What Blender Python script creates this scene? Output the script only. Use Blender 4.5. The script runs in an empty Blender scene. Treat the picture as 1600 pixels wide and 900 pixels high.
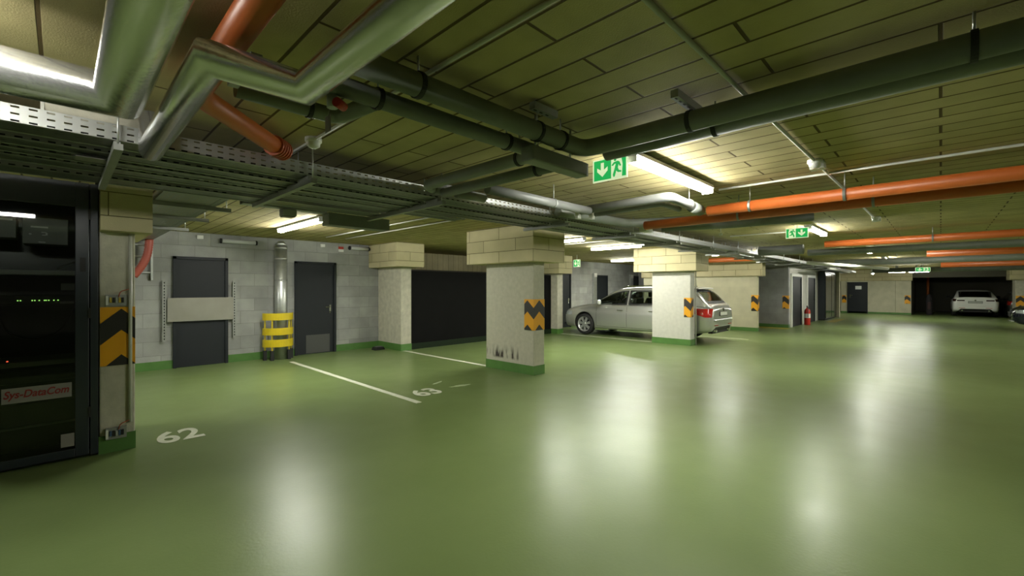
import bpy, bmesh, math, random
from mathutils import Vector, Matrix
random.seed(7)
C = bpy.context.scene.collection
PI = math.pi
SC = bpy.context.scene

# ------------------------------------------------------------------ materials
MATS = {}
def _nodes(name):
    m = bpy.data.materials.new(name); m.use_nodes = True
    nt = m.node_tree
    b = nt.nodes['Principled BSDF']
    return m, nt, b
def N(nt, typ, **kw):
    n = nt.nodes.new(typ)
    for k, v in kw.items():
        if k in n.inputs: n.inputs[k].default_value = v
        else: setattr(n, k, v)
    return n
def mat(name, col, rough=0.6, metal=0.0, spec=0.5, noise=0.0, nscale=8.0, bump=0.0, bscale=60.0, emit=None, estr=0.0, coat=0.0, trans=0.0):
    if name in MATS: return MATS[name]
    m, nt, b = _nodes(name)
    b.inputs['Base Color'].default_value = (*col, 1)
    b.inputs['Roughness'].default_value = rough
    b.inputs['Metallic'].default_value = metal
    b.inputs['Specular IOR Level'].default_value = spec
    if coat: b.inputs['Coat Weight'].default_value = coat; b.inputs['Coat Roughness'].default_value = 0.08
    tc = N(nt, 'ShaderNodeTexCoord')
    if noise:
        n = N(nt, 'ShaderNodeTexNoise', Scale=nscale, Detail=5.0)
        nt.links.new(tc.outputs['Object'], n.inputs['Vector'])
        r = N(nt, 'ShaderNodeMapRange'); r.inputs['From Min'].default_value = 0.25; r.inputs['From Max'].default_value = 0.75
        r.inputs['To Min'].default_value = 1-noise; r.inputs['To Max'].default_value = 1+noise
        nt.links.new(n.outputs['Fac'], r.inputs['Value'])
        mx = N(nt, 'ShaderNodeVectorMath', operation='SCALE')
        mx.inputs[0].default_value = col
        nt.links.new(r.outputs['Result'], mx.inputs['Scale'])
        nt.links.new(mx.outputs['Vector'], b.inputs['Base Color'])
    if bump:
        n2 = N(nt, 'ShaderNodeTexNoise', Scale=bscale, Detail=4.0)
        nt.links.new(tc.outputs['Object'], n2.inputs['Vector'])
        bp = N(nt, 'ShaderNodeBump', Strength=bump, Distance=0.01)
        nt.links.new(n2.outputs['Fac'], bp.inputs['Height'])
        nt.links.new(bp.outputs['Normal'], b.inputs['Normal'])
    if emit:
        b.inputs['Emission Color'].default_value = (*emit, 1)
        b.inputs['Emission Strength'].default_value = estr
    if trans: b.inputs['Transmission Weight'].default_value = trans
    MATS[name] = m
    return m

def brick_mat(name, axes, c1, c2, joint, bw, rh, mortar, rough=0.85, bumpd=0.006, offs=(0, 0), grain=0.5, gscale=90, nvar=0.12, smooth=0.1):
    m, nt, b = _nodes(name)
    tc = N(nt, 'ShaderNodeTexCoord'); sp = N(nt, 'ShaderNodeSeparateXYZ'); cb = N(nt, 'ShaderNodeCombineXYZ')
    nt.links.new(tc.outputs['Object'], sp.inputs[0])
    def src(a):
        if a == 'h':
            s = N(nt, 'ShaderNodeMath', operation='ADD'); nt.links.new(sp.outputs['X'], s.inputs[0]); nt.links.new(sp.outputs['Y'], s.inputs[1]); return s.outputs[0]
        return sp.outputs[a.upper()]
    for k in (0, 1):
        ad = N(nt, 'ShaderNodeMath', operation='ADD'); ad.inputs[1].default_value = offs[k]
        nt.links.new(src(axes[k]), ad.inputs[0]); nt.links.new(ad.outputs[0], cb.inputs[k])
    br = N(nt, 'ShaderNodeTexBrick', offset=0.5, squash=1.0)
    br.inputs['Color1'].default_value = (*c1, 1); br.inputs['Color2'].default_value = (*c2, 1); br.inputs['Mortar'].default_value = (*joint, 1)
    br.inputs['Scale'].default_value = 1.0; br.inputs['Mortar Size'].default_value = mortar; br.inputs['Mortar Smooth'].default_value = smooth
    br.inputs['Bias'].default_value = 0.0; br.inputs['Brick Width'].default_value = bw; br.inputs['Row Height'].default_value = rh
    nt.links.new(cb.outputs[0], br.inputs['Vector'])
    n = N(nt, 'ShaderNodeTexNoise', Scale=3.0, Detail=6.0); nt.links.new(tc.outputs['Object'], n.inputs['Vector'])
    r = N(nt, 'ShaderNodeMapRange'); r.inputs['From Min'].default_value = 0.3; r.inputs['From Max'].default_value = 0.7
    r.inputs['To Min'].default_value = 1-nvar; r.inputs['To Max'].default_value = 1+nvar
    nt.links.new(n.outputs['Fac'], r.inputs['Value'])
    vm = N(nt, 'ShaderNodeVectorMath', operation='SCALE')
    nt.links.new(br.outputs['Color'], vm.inputs[0]); nt.links.new(r.outputs['Result'], vm.inputs['Scale'])
    nt.links.new(vm.outputs['Vector'], b.inputs['Base Color'])
    n2 = N(nt, 'ShaderNodeTexNoise', Scale=gscale, Detail=3.0); nt.links.new(tc.outputs['Object'], n2.inputs['Vector'])
    b1 = N(nt, 'ShaderNodeBump', Strength=grain, Distance=0.004); nt.links.new(n2.outputs['Fac'], b1.inputs['Height'])
    b2 = N(nt, 'ShaderNodeBump', Strength=0.9, Distance=bumpd, invert=True)
    nt.links.new(br.outputs['Fac'], b2.inputs['Height']); nt.links.new(b1.outputs['Normal'], b2.inputs['Normal'])
    nt.links.new(b2.outputs['Normal'], b.inputs['Normal'])
    b.inputs['Roughness'].default_value = rough; b.inputs['Specular IOR Level'].default_value = 0.15
    MATS[name] = m
    return m

def floor_mat():
    m, nt, b = _nodes('green_epoxy')
    tc = N(nt, 'ShaderNodeTexCoord')
    n = N(nt, 'ShaderNodeTexNoise', Scale=0.9, Detail=6.0, Roughness=0.6); nt.links.new(tc.outputs['Object'], n.inputs['Vector'])
    cr = N(nt, 'ShaderNodeValToRGB')
    cr.color_ramp.elements[0].position = 0.3; cr.color_ramp.elements[0].color = (0.140, 0.195, 0.066, 1)
    cr.color_ramp.elements[1].position = 0.72; cr.color_ramp.elements[1].color = (0.172, 0.232, 0.086, 1)
    nt.links.new(n.outputs['Fac'], cr.inputs['Fac']); nt.links.new(cr.outputs['Color'], b.inputs['Base Color'])
    n2 = N(nt, 'ShaderNodeTexNoise', Scale=2.2, Detail=5.0); nt.links.new(tc.outputs['Object'], n2.inputs['Vector'])
    r = N(nt, 'ShaderNodeMapRange'); r.inputs['To Min'].default_value = 0.26; r.inputs['To Max'].default_value = 0.38
    nt.links.new(n2.outputs['Fac'], r.inputs['Value']); nt.links.new(r.outputs['Result'], b.inputs['Roughness'])
    n3 = N(nt, 'ShaderNodeTexNoise', Scale=45.0, Detail=2.0); nt.links.new(tc.outputs['Object'], n3.inputs['Vector'])
    bp = N(nt, 'ShaderNodeBump', Strength=0.06, Distance=0.01); nt.links.new(n3.outputs['Fac'], bp.inputs['Height'])
    nt.links.new(bp.outputs['Normal'], b.inputs['Normal'])
    b.inputs['Specular IOR Level'].default_value = 0.28
    MATS['green_epoxy'] = m
    return m

def scuffed_concrete():
    # concrete with dark tyre-like rub marks low on the face towards the parking bay
    m, nt, b = _nodes('scuffed_concrete')
    tc = N(nt, 'ShaderNodeTexCoord'); sp = N(nt, 'ShaderNodeSeparateXYZ'); nt.links.new(tc.outputs['Object'], sp.inputs[0])
    n = N(nt, 'ShaderNodeTexNoise', Scale=14.0, Detail=7.0); nt.links.new(tc.outputs['Object'], n.inputs['Vector'])
    cr = N(nt, 'ShaderNodeValToRGB')
    cr.color_ramp.elements[0].position = 0.3; cr.color_ramp.elements[0].color = (0.45, 0.435, 0.35, 1)
    cr.color_ramp.elements[1].position = 0.7; cr.color_ramp.elements[1].color = (0.52, 0.50, 0.41, 1)
    nt.links.new(n.outputs['Fac'], cr.inputs['Fac'])
    mp = N(nt, 'ShaderNodeMapping'); mp.inputs['Scale'].default_value = (1, 6, 1.2); nt.links.new(tc.outputs['Object'], mp.inputs['Vector'])
    n2 = N(nt, 'ShaderNodeTexNoise', Scale=2.2, Detail=4.0); nt.links.new(mp.outputs[0], n2.inputs['Vector'])
    th = N(nt, 'ShaderNodeMapRange'); th.inputs['From Min'].default_value = 0.47; th.inputs['From Max'].default_value = 0.6; nt.links.new(n2.outputs['Fac'], th.inputs['Value'])
    def band(sock, a, c, d, e):
        u = N(nt, 'ShaderNodeMapRange'); u.inputs['From Min'].default_value = a; u.inputs['From Max'].default_value = c; nt.links.new(sock, u.inputs['Value'])
        v = N(nt, 'ShaderNodeMapRange'); v.inputs['From Min'].default_value = d; v.inputs['From Max'].default_value = e
        v.inputs['To Min'].default_value = 1; v.inputs['To Max'].default_value = 0; nt.links.new(sock, v.inputs['Value'])
        q = N(nt, 'ShaderNodeMath', operation='MULTIPLY'); nt.links.new(u.outputs[0], q.inputs[0]); nt.links.new(v.outputs[0], q.inputs[1]); return q.outputs[0]
    bz = band(sp.outputs['Z'], 0.20, 0.24, 0.30, 0.46); by = band(sp.outputs['Y'], 0.28, 0.4, 1.1, 1.2); bx = band(sp.outputs['X'], -1, -0.9, 0.001, 0.003)
    q = bz
    for s in (by, bx, th.outputs[0]):
        k = N(nt, 'ShaderNodeMath', operation='MULTIPLY'); nt.links.new(q, k.inputs[0]); nt.links.new(s, k.inputs[1]); q = k.outputs[0]
    mx = N(nt, 'ShaderNodeMix', data_type='RGBA'); nt.links.new(q, mx.inputs['Factor']); nt.links.new(cr.outputs['Color'], mx.inputs['A'])
    mx.inputs['B'].default_value = (0.06, 0.05, 0.045, 1)
    nt.links.new(mx.outputs['Result'], b.inputs['Base Color'])
    v = N(nt, 'ShaderNodeTexVoronoi', Scale=60.0); nt.links.new(tc.outputs['Object'], v.inputs['Vector'])
    bp = N(nt, 'ShaderNodeBump', Strength=0.25, Distance=0.004); nt.links.new(v.outputs['Distance'], bp.inputs['Height']); nt.links.new(bp.outputs['Normal'], b.inputs['Normal'])
    b.inputs['Roughness'].default_value = 0.85; b.inputs['Specular IOR Level'].default_value = 0.2
    MATS['scuffed_concrete'] = m
    return m

def perforated(name, ax, rows, pitch, slot, slot_h, col=(0.62, 0.63, 0.62)):
    # galvanised sheet with real see-through slots; slots run along X, rows are stacked along axis ax
    m, nt, b = _nodes(name)
    b.inputs['Base Color'].default_value = (*col, 1); b.inputs['Metallic'].default_value = 0.75; b.inputs['Roughness'].default_value = 0.42
    tc = N(nt, 'ShaderNodeTexCoord'); sp = N(nt, 'ShaderNodeSeparateXYZ'); nt.links.new(tc.outputs['Object'], sp.inputs[0])
    along = 'Y' if ax == 'X' else 'X'
    def frac(sock, p, frac_w):
        d = N(nt, 'ShaderNodeMath', operation='DIVIDE'); nt.links.new(sock, d.inputs[0]); d.inputs[1].default_value = p
        f = N(nt, 'ShaderNodeMath', operation='FRACT'); nt.links.new(d.outputs[0], f.inputs[0])
        l = N(nt, 'ShaderNodeMath', operation='LESS_THAN'); nt.links.new(f.outputs[0], l.inputs[0]); l.inputs[1].default_value = frac_w
        return l.outputs[0]
    a1 = frac(sp.outputs[along], pitch, slot/pitch); a2 = frac(sp.outputs[ax], rows, slot_h/rows)
    k = N(nt, 'ShaderNodeMath', operation='MULTIPLY'); nt.links.new(a1, k.inputs[0]); nt.links.new(a2, k.inputs[1])
    s = N(nt, 'ShaderNodeMath', operation='SUBTRACT'); s.inputs[0].default_value = 1.0; nt.links.new(k.outputs[0], s.inputs[1])
    nt.links.new(s.outputs[0], b.inputs['Alpha'])
    MATS[name] = m
    return m

def foil():
    m, nt, b = _nodes('foil_wrap')
    b.inputs['Base Color'].default_value = (0.74, 0.74, 0.74, 1); b.inputs['Metallic'].default_value = 0.88; b.inputs['Roughness'].default_value = 0.2
    tc = N(nt, 'ShaderNodeTexCoord')
    n = N(nt, 'ShaderNodeTexNoise', Scale=26.0, Detail=6.0, Roughness=0.65, Distortion=0.6); nt.links.new(tc.outputs['Object'], n.inputs['Vector'])
    v = N(nt, 'ShaderNodeTexVoronoi', Scale=34.0, feature='DISTANCE_TO_EDGE'); nt.links.new(tc.outputs['Object'], v.inputs['Vector'])
    b1 = N(nt, 'ShaderNodeBump', Strength=0.32, Distance=0.006); nt.links.new(n.outputs['Fac'], b1.inputs['Height'])
    b2 = N(nt, 'ShaderNodeBump', Strength=0.12, Distance=0.004); nt.links.new(v.outputs['Distance'], b2.inputs['Height']); nt.links.new(b1.outputs['Normal'], b2.inputs['Normal'])
    nt.links.new(b2.outputs['Normal'], b.inputs['Normal'])
    MATS['foil_wrap'] = m
    return m

BOARD1, BOARD2, JOINT = (0.50, 0.425, 0.225), (0.45, 0.385, 0.195), (0.12, 0.085, 0.035)
m_ceil = brick_mat('ceiling_boards', 'yx', BOARD1, BOARD2, JOINT, 1.16, 0.19, 0.0085, bumpd=0.012, offs=(0.0, 0.06), gscale=140, nvar=0.14, smooth=0.35)
m_clad = brick_mat('clad_boards', 'hz', (0.54, 0.485, 0.30), (0.48, 0.43, 0.26), (0.13, 0.11, 0.06), 0.78, 0.205, 0.004, bumpd=0.008, offs=(0.13, 0.175), gscale=140, nvar=0.08)
m_vclad = brick_mat('upright_clad_boards', 'zh', (0.62, 0.57, 0.35), (0.56, 0.51, 0.31), (0.15, 0.12, 0.06), 2.0, 0.2, 0.004, offs=(0.5, 0.0), gscale=140)
m_block = brick_mat('block_masonry', 'hz', (0.36, 0.365, 0.35), (0.29, 0.295, 0.285), (0.25, 0.25, 0.235), 0.5, 0.25, 0.0035, bumpd=0.004, gscale=70, nvar=0.14)
m_conc = mat('bare_concrete', (0.50, 0.48, 0.39), 0.85, spec=0.2, noise=0.16, nscale=9, bump=0.25, bscale=45)
m_white_conc = mat('pale_painted_concrete', (0.56, 0.55, 0.50), 0.8, spec=0.2, noise=0.07, nscale=12, bump=0.15, bscale=45)
m_cream = brick_mat('cream_blocks', 'hz', (0.56, 0.53, 0.38), (0.52, 0.49, 0.35), (0.47, 0.44, 0.31), 1.0, 0.5, 0.003, bumpd=0.002, gscale=60, nvar=0.08)
m_panel = brick_mat('concrete_panels', 'hz', (0.52, 0.49, 0.36), (0.48, 0.46, 0.34), (0.28, 0.26, 0.19), 2.2, 3.0, 0.008, bumpd=0.004, gscale=60, nvar=0.1)
m_scuff = scuffed_concrete()
m_floor = floor_mat()
m_band = mat('green_base_paint', (0.085, 0.20, 0.045), 0.45, noise=0.12, nscale=6)
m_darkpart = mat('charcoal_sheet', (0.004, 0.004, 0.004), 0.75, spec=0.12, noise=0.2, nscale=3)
m_darkband = mat('shaded_green_paint', (0.008, 0.018, 0.006), 0.6, spec=0.2)  # the green base paint, darkened in colour to stand for shade
m_dark = mat('shade_toned_plaster', (0.10, 0.095, 0.07), 0.9)  # low light of the bay and recess put into the wall colour
m_foil = foil()
m_galv = mat('galvanised_steel', (0.60, 0.62, 0.61), 0.38, metal=0.85, noise=0.12, nscale=14)
m_galvd = mat('dull_zinc', (0.33, 0.34, 0.32), 0.5, metal=0.6, noise=0.1)
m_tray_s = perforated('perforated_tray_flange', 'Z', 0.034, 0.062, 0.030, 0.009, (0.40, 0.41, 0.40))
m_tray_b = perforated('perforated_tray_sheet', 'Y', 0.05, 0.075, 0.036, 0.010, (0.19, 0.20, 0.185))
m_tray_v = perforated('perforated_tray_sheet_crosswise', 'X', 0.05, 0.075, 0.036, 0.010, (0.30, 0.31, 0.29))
m_insul = mat('dark_pipe_insulation', (0.20, 0.215, 0.19), 0.5, noise=0.12, nscale=7, bump=0.05, bscale=30)
m_grey = mat('grey_pipe_plastic', (0.19, 0.195, 0.19), 0.42, noise=0.05, nscale=5)
m_orange = mat('orange_pipe_plastic', (0.52, 0.125, 0.025), 0.4, noise=0.08, nscale=5)
m_black = mat('black_rubber', (0.012, 0.012, 0.012), 0.6)
m_door = mat('charcoal_door_paint', (0.017, 0.020, 0.024), 0.5, spec=0.3, noise=0.06, nscale=3)
m_frame = mat('charcoal_frame_paint', (0.015, 0.018, 0.022), 0.5, spec=0.3)
m_white = mat('white_plastic', (0.72, 0.72, 0.68), 0.45)
m_conduit = mat('pale_conduit_plastic', (0.58, 0.58, 0.52), 0.45)
m_lampbody = mat('lamp_housing', (0.55, 0.55, 0.52), 0.4)
LAMP = 26.0
m_lamp = mat('lit_diffuser', (0.9, 0.9, 0.88), 0.4, emit=(1.0, 1.0, 0.90), estr=LAMP)
m_unlit = mat('unlit_diffuser', (0.52, 0.54, 0.52), 0.25)
m_yellow = mat('yellow_paint', (0.62, 0.47, 0.012), 0.4, noise=0.08, nscale=10)
m_sigy = mat('amber_sign_film', (0.78, 0.36, 0.012), 0.4)
m_sigb = mat('black_sign_film', (0.022, 0.020, 0.018), 0.45)
m_steel = mat('brushed_steel', (0.30, 0.29, 0.25), 0.45, metal=0.6, noise=0.08, nscale=4)
m_red = mat('red_plastic', (0.45, 0.035, 0.02), 0.4)
m_redpipe = mat('red_corrugated_plastic', (0.36, 0.075, 0.05), 0.5)
m_redpaint = mat('red_cylinder_paint', (0.50, 0.03, 0.02), 0.3)
m_line = mat('white_line_paint', (0.62, 0.64, 0.52), 0.5, noise=0.12, nscale=20)
m_worn = mat('worn_line_paint', (0.38, 0.46, 0.27), 0.5, noise=0.3, nscale=30)
m_yline = mat('yellow_floor_paint', (0.36, 0.30, 0.03), 0.45, noise=0.15, nscale=8)
m_cab = mat('black_cabinet_paint', (0.022, 0.028, 0.037), 0.3, spec=0.6)
m_cabin = mat('cabinet_inside', (0.02, 0.02, 0.02), 0.7)
m_equip = mat('equipment_grey', (0.20, 0.21, 0.19), 0.5)
m_equipl = mat('equipment_light_grey', (0.40, 0.42, 0.39), 0.5)
m_label = mat('pale_label', (0.24, 0.225, 0.215), 0.5)
m_ink = mat('red_ink', (0.23, 0.012, 0.016), 0.5)
m_paperw = mat('paper_white', (0.75, 0.75, 0.72), 0.6)
m_ledg = mat('green_led', (0.1, 0.5, 0.1), 0.4, emit=(0.45, 1.0, 0.2), estr=0.35)
m_ledr = mat('red_led', (0.5, 0.1, 0.05), 0.4, emit=(1.0, 0.12, 0.05), estr=0.5)
m_sgreen = mat('exit_sign_green', (0.01, 0.30, 0.07), 0.4, emit=(0.015, 0.42, 0.09), estr=0.17)
m_swhite = mat('exit_sign_white', (0.80, 0.82, 0.70), 0.4, emit=(0.85, 1.0, 0.62), estr=0.13)
m_seam = mat('seam_black', (0.01, 0.01, 0.01), 0.7)
m_chrome = mat('chrome_trim', (0.75, 0.76, 0.76), 0.12, metal=1.0)
m_wire = mat('orange_wire', (0.45, 0.10, 0.05), 0.5)
m_wirey = mat('yellow_terminal', (0.55, 0.40, 0.05), 0.5)
m_blue = mat('blue_terminal', (0.05, 0.10, 0.20), 0.5)

def glass_mat():
    m = bpy.data.materials.new('cabinet_glass'); m.use_nodes = True; nt = m.node_tree
    nt.nodes.clear()
    o = nt.nodes.new('ShaderNodeOutputMaterial'); t = nt.nodes.new('ShaderNodeBsdfTransparent'); g = nt.nodes.new('ShaderNodeBsdfGlossy'); mx = nt.nodes.new('ShaderNodeMixShader'); f = nt.nodes.new('ShaderNodeFresnel')
    t.inputs[0].default_value = (0.72, 0.74, 0.72, 1); g.inputs['Roughness'].default_value = 0.02; f.inputs['IOR'].default_value = 1.45
    nt.links.new(f.outputs[0], mx.inputs[0]); nt.links.new(t.outputs[0], mx.inputs[1]); nt.links.new(g.outputs[0], mx.inputs[2]); nt.links.new(mx.outputs[0], o.inputs[0])
    return m
m_glass = glass_mat()
m_cglass = m_glass.copy(); m_cglass.name = 'car_glass'
for n in m_cglass.node_tree.nodes:
    if n.type == 'BSDF_TRANSPARENT': n.inputs[0].default_value = (0.50, 0.55, 0.52, 1)

# ------------------------------------------------------------------ mesh helpers
class MB:
    def __init__(s): s.v = []; s.f = []; s.m = []; s.sm = []
    def add(s, vs, fs, m=0, smooth=False):
        o = len(s.v); s.v += [tuple(p) for p in vs]
        for f in fs: s.f.append([i+o for i in f]); s.m.append(m); s.sm.append(smooth)
        return s
    def box(s, x0, x1, y0, y1, z0, z1, m=0):
        x0, x1 = min(x0, x1), max(x0, x1); y0, y1 = min(y0, y1), max(y0, y1); z0, z1 = min(z0, z1), max(z0, z1)
        return s.add([(x0,y0,z0),(x1,y0,z0),(x1,y1,z0),(x0,y1,z0),(x0,y0,z1),(x1,y0,z1),(x1,y1,z1),(x0,y1,z1)],
                     [(3,2,1,0),(4,5,6,7),(0,1,5,4),(1,2,6,5),(2,3,7,6),(3,0,4,7)], m)
    def prism(s, poly, fn, d, m=0):
        # poly: 2D outline (counter-clockwise as seen from +d side), fn(u, v, w) -> xyz, extruded w = 0..d
        n = len(poly); vs = [fn(u, v, 0) for u, v in poly]+[fn(u, v, d) for u, v in poly]
        return s.add(vs, [list(range(n))[::-1], list(range(n, 2*n))]+[(i, (i+1) % n, (i+1) % n+n, i+n) for i in range(n)], m)
    def tube(s, path, r, n=16, m=0, caps=True, smooth=True):
        P = [Vector(p) for p in path]; k = len(P); rr = r if isinstance(r, (list, tuple)) else [r]*k
        d0 = (P[1]-P[0]).normalized(); ref = Vector((0, 0, 1)) if abs(d0.z) < 0.9 else Vector((1, 0, 0))
        u = d0.cross(ref).normalized(); w = u.cross(d0).normalized()
        rings = []; prev = d0
        for i, p in enumerate(P):
            a = (P[i]-P[i-1]).normalized() if i else d0
            b = (P[i+1]-P[i]).normalized() if i < k-1 else a
            q = prev.rotation_difference(a); u = q @ u; w = q @ w; prev = a
            t = (a+b).normalized() if (a+b).length > 1e-6 else a
            ring = []
            for j in range(n):
                an = 2*PI*j/n; pt = p+(u*math.cos(an)+w*math.sin(an))*rr[i]
                dn = a.dot(t)
                pt = pt-a*((pt-p).dot(t)/max(dn, 0.2))
                ring.append(pt)
            rings.append(ring)
        vs = [q for rg in rings for q in rg]
        fs = [(i*n+j, i*n+(j+1) % n, (i+1)*n+(j+1) % n, (i+1)*n+j) for i in range(k-1) for j in range(n)]
        s.add(vs, fs, m, smooth)
        if caps:
            o = len(s.v)-len(vs)
            s.f.append([o+j for j in range(n)][::-1]); s.m.append(m); s.sm.append(False)
            s.f.append([o+(k-1)*n+j for j in range(n)]); s.m.append(m); s.sm.append(False)
        return s
    def ring(s, c, axis, r, w, t, n=20, m=0):
        # band of radius r, width w along axis, thickness t
        a = Vector(axis).normalized(); c = Vector(c)
        return s.tube([c-a*w/2, c-a*w/2+a*1e-4, c+a*w/2-a*1e-4, c+a*w/2], [r, r+t, r+t, r], n, m, caps=True, smooth=False)
    def lathe(s, prof, c, axis='z', n=24, m=0, smooth=True):
        vs = []; k = len(prof)
        for (r, h) in prof:
            for j in range(n):
                a = 2*PI*j/n; p = (r*math.cos(a), r*math.sin(a), h)
                if axis == 'y': p = (p[0], -p[2], p[1])
                if axis == 'x': p = (p[2], p[0], p[1])
                vs.append((c[0]+p[0], c[1]+p[1], c[2]+p[2]))
        return s.add(vs, [(i*n+j, i*n+(j+1) % n, (i+1)*n+(j+1) % n, (i+1)*n+j) for i in range(k-1) for j in range(n)], m, smooth)
    def grid(s, fn, us, vs_, m=0, smooth=True, flip=False):
        a, b = len(us), len(vs_)
        vs = [fn(u, v) for u in us for v in vs_]
        fs = [(i*b+j, (i+1)*b+j, (i+1)*b+j+1, i*b+j+1) for i in range(a-1) for j in range(b-1)]
        if flip: fs = [f[::-1] for f in fs]
        return s.add(vs, fs, m, smooth)
    def build(s, name, mats, parent=None, bevel=0, off=None):
        me = bpy.data.meshes.new(name); vs = s.v
        if off is None and parent is not None and not parent.get('_local'): off = parent.location
        if off is not None: vs = [(x-off[0], y-off[1], z-off[2]) for x, y, z in vs]
        me.from_pydata(vs, [], s.f)
        if not isinstance(mats, (list, tuple)): mats = [mats]
        for q in mats: me.materials.append(q)
        for p, mi, sm in zip(me.polygons, s.m, s.sm): p.material_index = mi; p.use_smooth = sm
        me.update()
        o = bpy.data.objects.new(name, me); C.objects.link(o)
        if parent is not None: o.parent = parent
        elif off is not None: o.location = off
        if bevel:
            bv = o.modifiers.new('soft_edges', 'BEVEL'); bv.width = bevel; bv.segments = 2; bv.limit_method = 'ANGLE'
        return o

def box(*a, m=0): return MB().box(*a, m=m)
def thing(name, label, cat, loc=(0, 0, 0), group=None, rz=0, local=False):
    o = bpy.data.objects.new(name, None); C.objects.link(o); o.location = loc; o.rotation_euler = (0, 0, rz); o.empty_display_size = 0.1
    o['label'] = label; o['category'] = cat
    if group: o['group'] = group
    if local: o['_local'] = 1
    return o
def tag(o, label, cat, group=None, kind=None):
    o['label'] = label; o['category'] = cat
    if group: o['group'] = group
    if kind: o['kind'] = kind
    return o
def struct(name, mb, m, parent=None, bevel=0):
    o = mb.build(name, m, parent, bevel)
    if parent is None: o['kind'] = 'structure'
    return o
def text_mesh(body, size, shear=0.0, extrude=0.0015, bold=0.022):
    cu = bpy.data.curves.new('lettering_curve', 'FONT'); cu.body = body; cu.size = size; cu.shear = shear; cu.extrude = extrude; cu.resolution_u = 4; cu.offset = bold
    o = bpy.data.objects.new('lettering_curve', cu); C.objects.link(o)
    dg = bpy.context.evaluated_depsgraph_get(); me = bpy.data.meshes.new_from_object(o.evaluated_get(dg))
    bpy.data.objects.remove(o); bpy.data.curves.remove(cu)
    return me
def text_part(name, body, m, fn, width, height, parent, shear=0.0):
    # lettering mapped by fn(u in 0..width, v in 0..height, w)
    me = text_mesh(body, 1.0, shear)
    xs = [v.co.x for v in me.vertices]; ys = [v.co.y for v in me.vertices]
    x0, x1, y0, y1 = min(xs), max(xs), min(ys), max(ys)
    for v in me.vertices:
        v.co = Vector(fn((v.co.x-x0)/(x1-x0)*width, (v.co.y-y0)/(y1-y0)*height, v.co.z))
        if parent is not None: v.co -= parent.location
    me.materials.clear(); me.materials.append(m)
    o = bpy.data.objects.new(name, me); C.objects.link(o)
    if parent is not None: o.parent = parent
    return o
def bend(path, rad=0.06, n=5):
    # rounds the corners of a path
    P = [Vector(p) for p in path]; out = [P[0]]
    for i in range(1, len(P)-1):
        a = (P[i-1]-P[i]); b = (P[i+1]-P[i]); r = min(rad, a.length*0.45, b.length*0.45)
        A = P[i]+a.normalized()*r; B = P[i]+b.normalized()*r
        for k in range(n+1):
            t = k/n; out.append(A*(1-t)**2+P[i]*2*t*(1-t)+B*t*t)
    out.append(P[-1]); return out

# ------------------------------------------------------------------ room shell
H = 2.5
struct('floor', box(-4, 40, -10, 12.5, -0.15, 0), m_floor)
struct('ceiling', box(-4, 40, -10, 12.5, H, H+0.15), m_ceil)
struct('wall_back', box(-4, 5.6, 10.0, 10.2, 0, H), m_block)
struct('wall_back_far', box(11.3, 20, 10.0, 10.2, 0, H), m_block)
struct('wall_recess', box(5.6, 11.3, 11.0, 11.2, 0, 2.0), m_dark)
struct('wall_recess_upper', box(5.6, 11.3, 10.98, 11.2, 2.0, H), m_vclad)
struct('wall_left', box(-4.2, -4, -10, 12.5, 0, H), m_block)
struct('wall_front', box(-4, 40, -10.2, -10, 0, H), m_conc)
struct('baseboard_back', box(-4, 5.5, 9.985, 10.0, 0, 0.15), m_band)
struct('baseboard_back_far', box(11.3, 18.6, 9.985, 10.0, 0, 0.15), m_band)
# dark sheet partition between the two rear columns
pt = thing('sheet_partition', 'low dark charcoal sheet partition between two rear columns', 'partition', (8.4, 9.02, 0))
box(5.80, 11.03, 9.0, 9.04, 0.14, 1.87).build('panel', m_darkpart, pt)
box(5.80, 11.03, 8.99, 9.045, 0, 0.14).build('base_strip', m_darkband, pt)['label'] = 'green painted base strip, coloured dark as if in shade'
# cream cross wall
struct('wall_cross', box(16.35, 16.52, 4.42, 8.55, 0, H), m_cream)
struct('trim_1', MB().box(16.25, 16.62, 4.24, 8.6, 1.86, H), m_clad)
struct('trim_2', box(16.34, 16.53, 4.41, 8.55, 0, 0.12), m_band)
# grey cross wall and white wall with two doors
struct('wall_grey', box(18.6, 18.8, 4.0, 10.0, 0, H), brick_mat('grey_blocks', 'hz', (0.33, 0.33, 0.33), (0.30, 0.30, 0.30), (0.26, 0.26, 0.25), 0.5, 0.25, 0.003, gscale=70))
struct('trim_3', box(18.59, 18.8, 3.99, 10.0, 0, 0.12), m_band)
struct('wall_white', box(18.8, 24.0, 4.0, 4.2, 0, H), m_white_conc)
struct('wall_lobby', box(24.0, 24.2, 4.0, 12, 0, H), m_conc)
# end of the hall
struct('wall_end', box(32.3, 32.5, 1.15, 4.25, 0, H), m_panel)
struct('trim_4', box(32.22, 32.56, 1.1, 4.35, 1.86, H), m_clad)
struct('baseboard_end', box(32.28, 32.3, 1.15, 4.25, 0, 0.1), m_band)
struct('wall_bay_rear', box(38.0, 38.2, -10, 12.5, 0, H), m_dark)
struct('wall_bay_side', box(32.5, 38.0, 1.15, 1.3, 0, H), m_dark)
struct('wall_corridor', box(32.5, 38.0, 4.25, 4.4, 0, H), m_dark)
struct('lintel_bay', box(32.3, 32.6, -2.4, 1.1, 2.02, H), m_dark)

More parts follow.
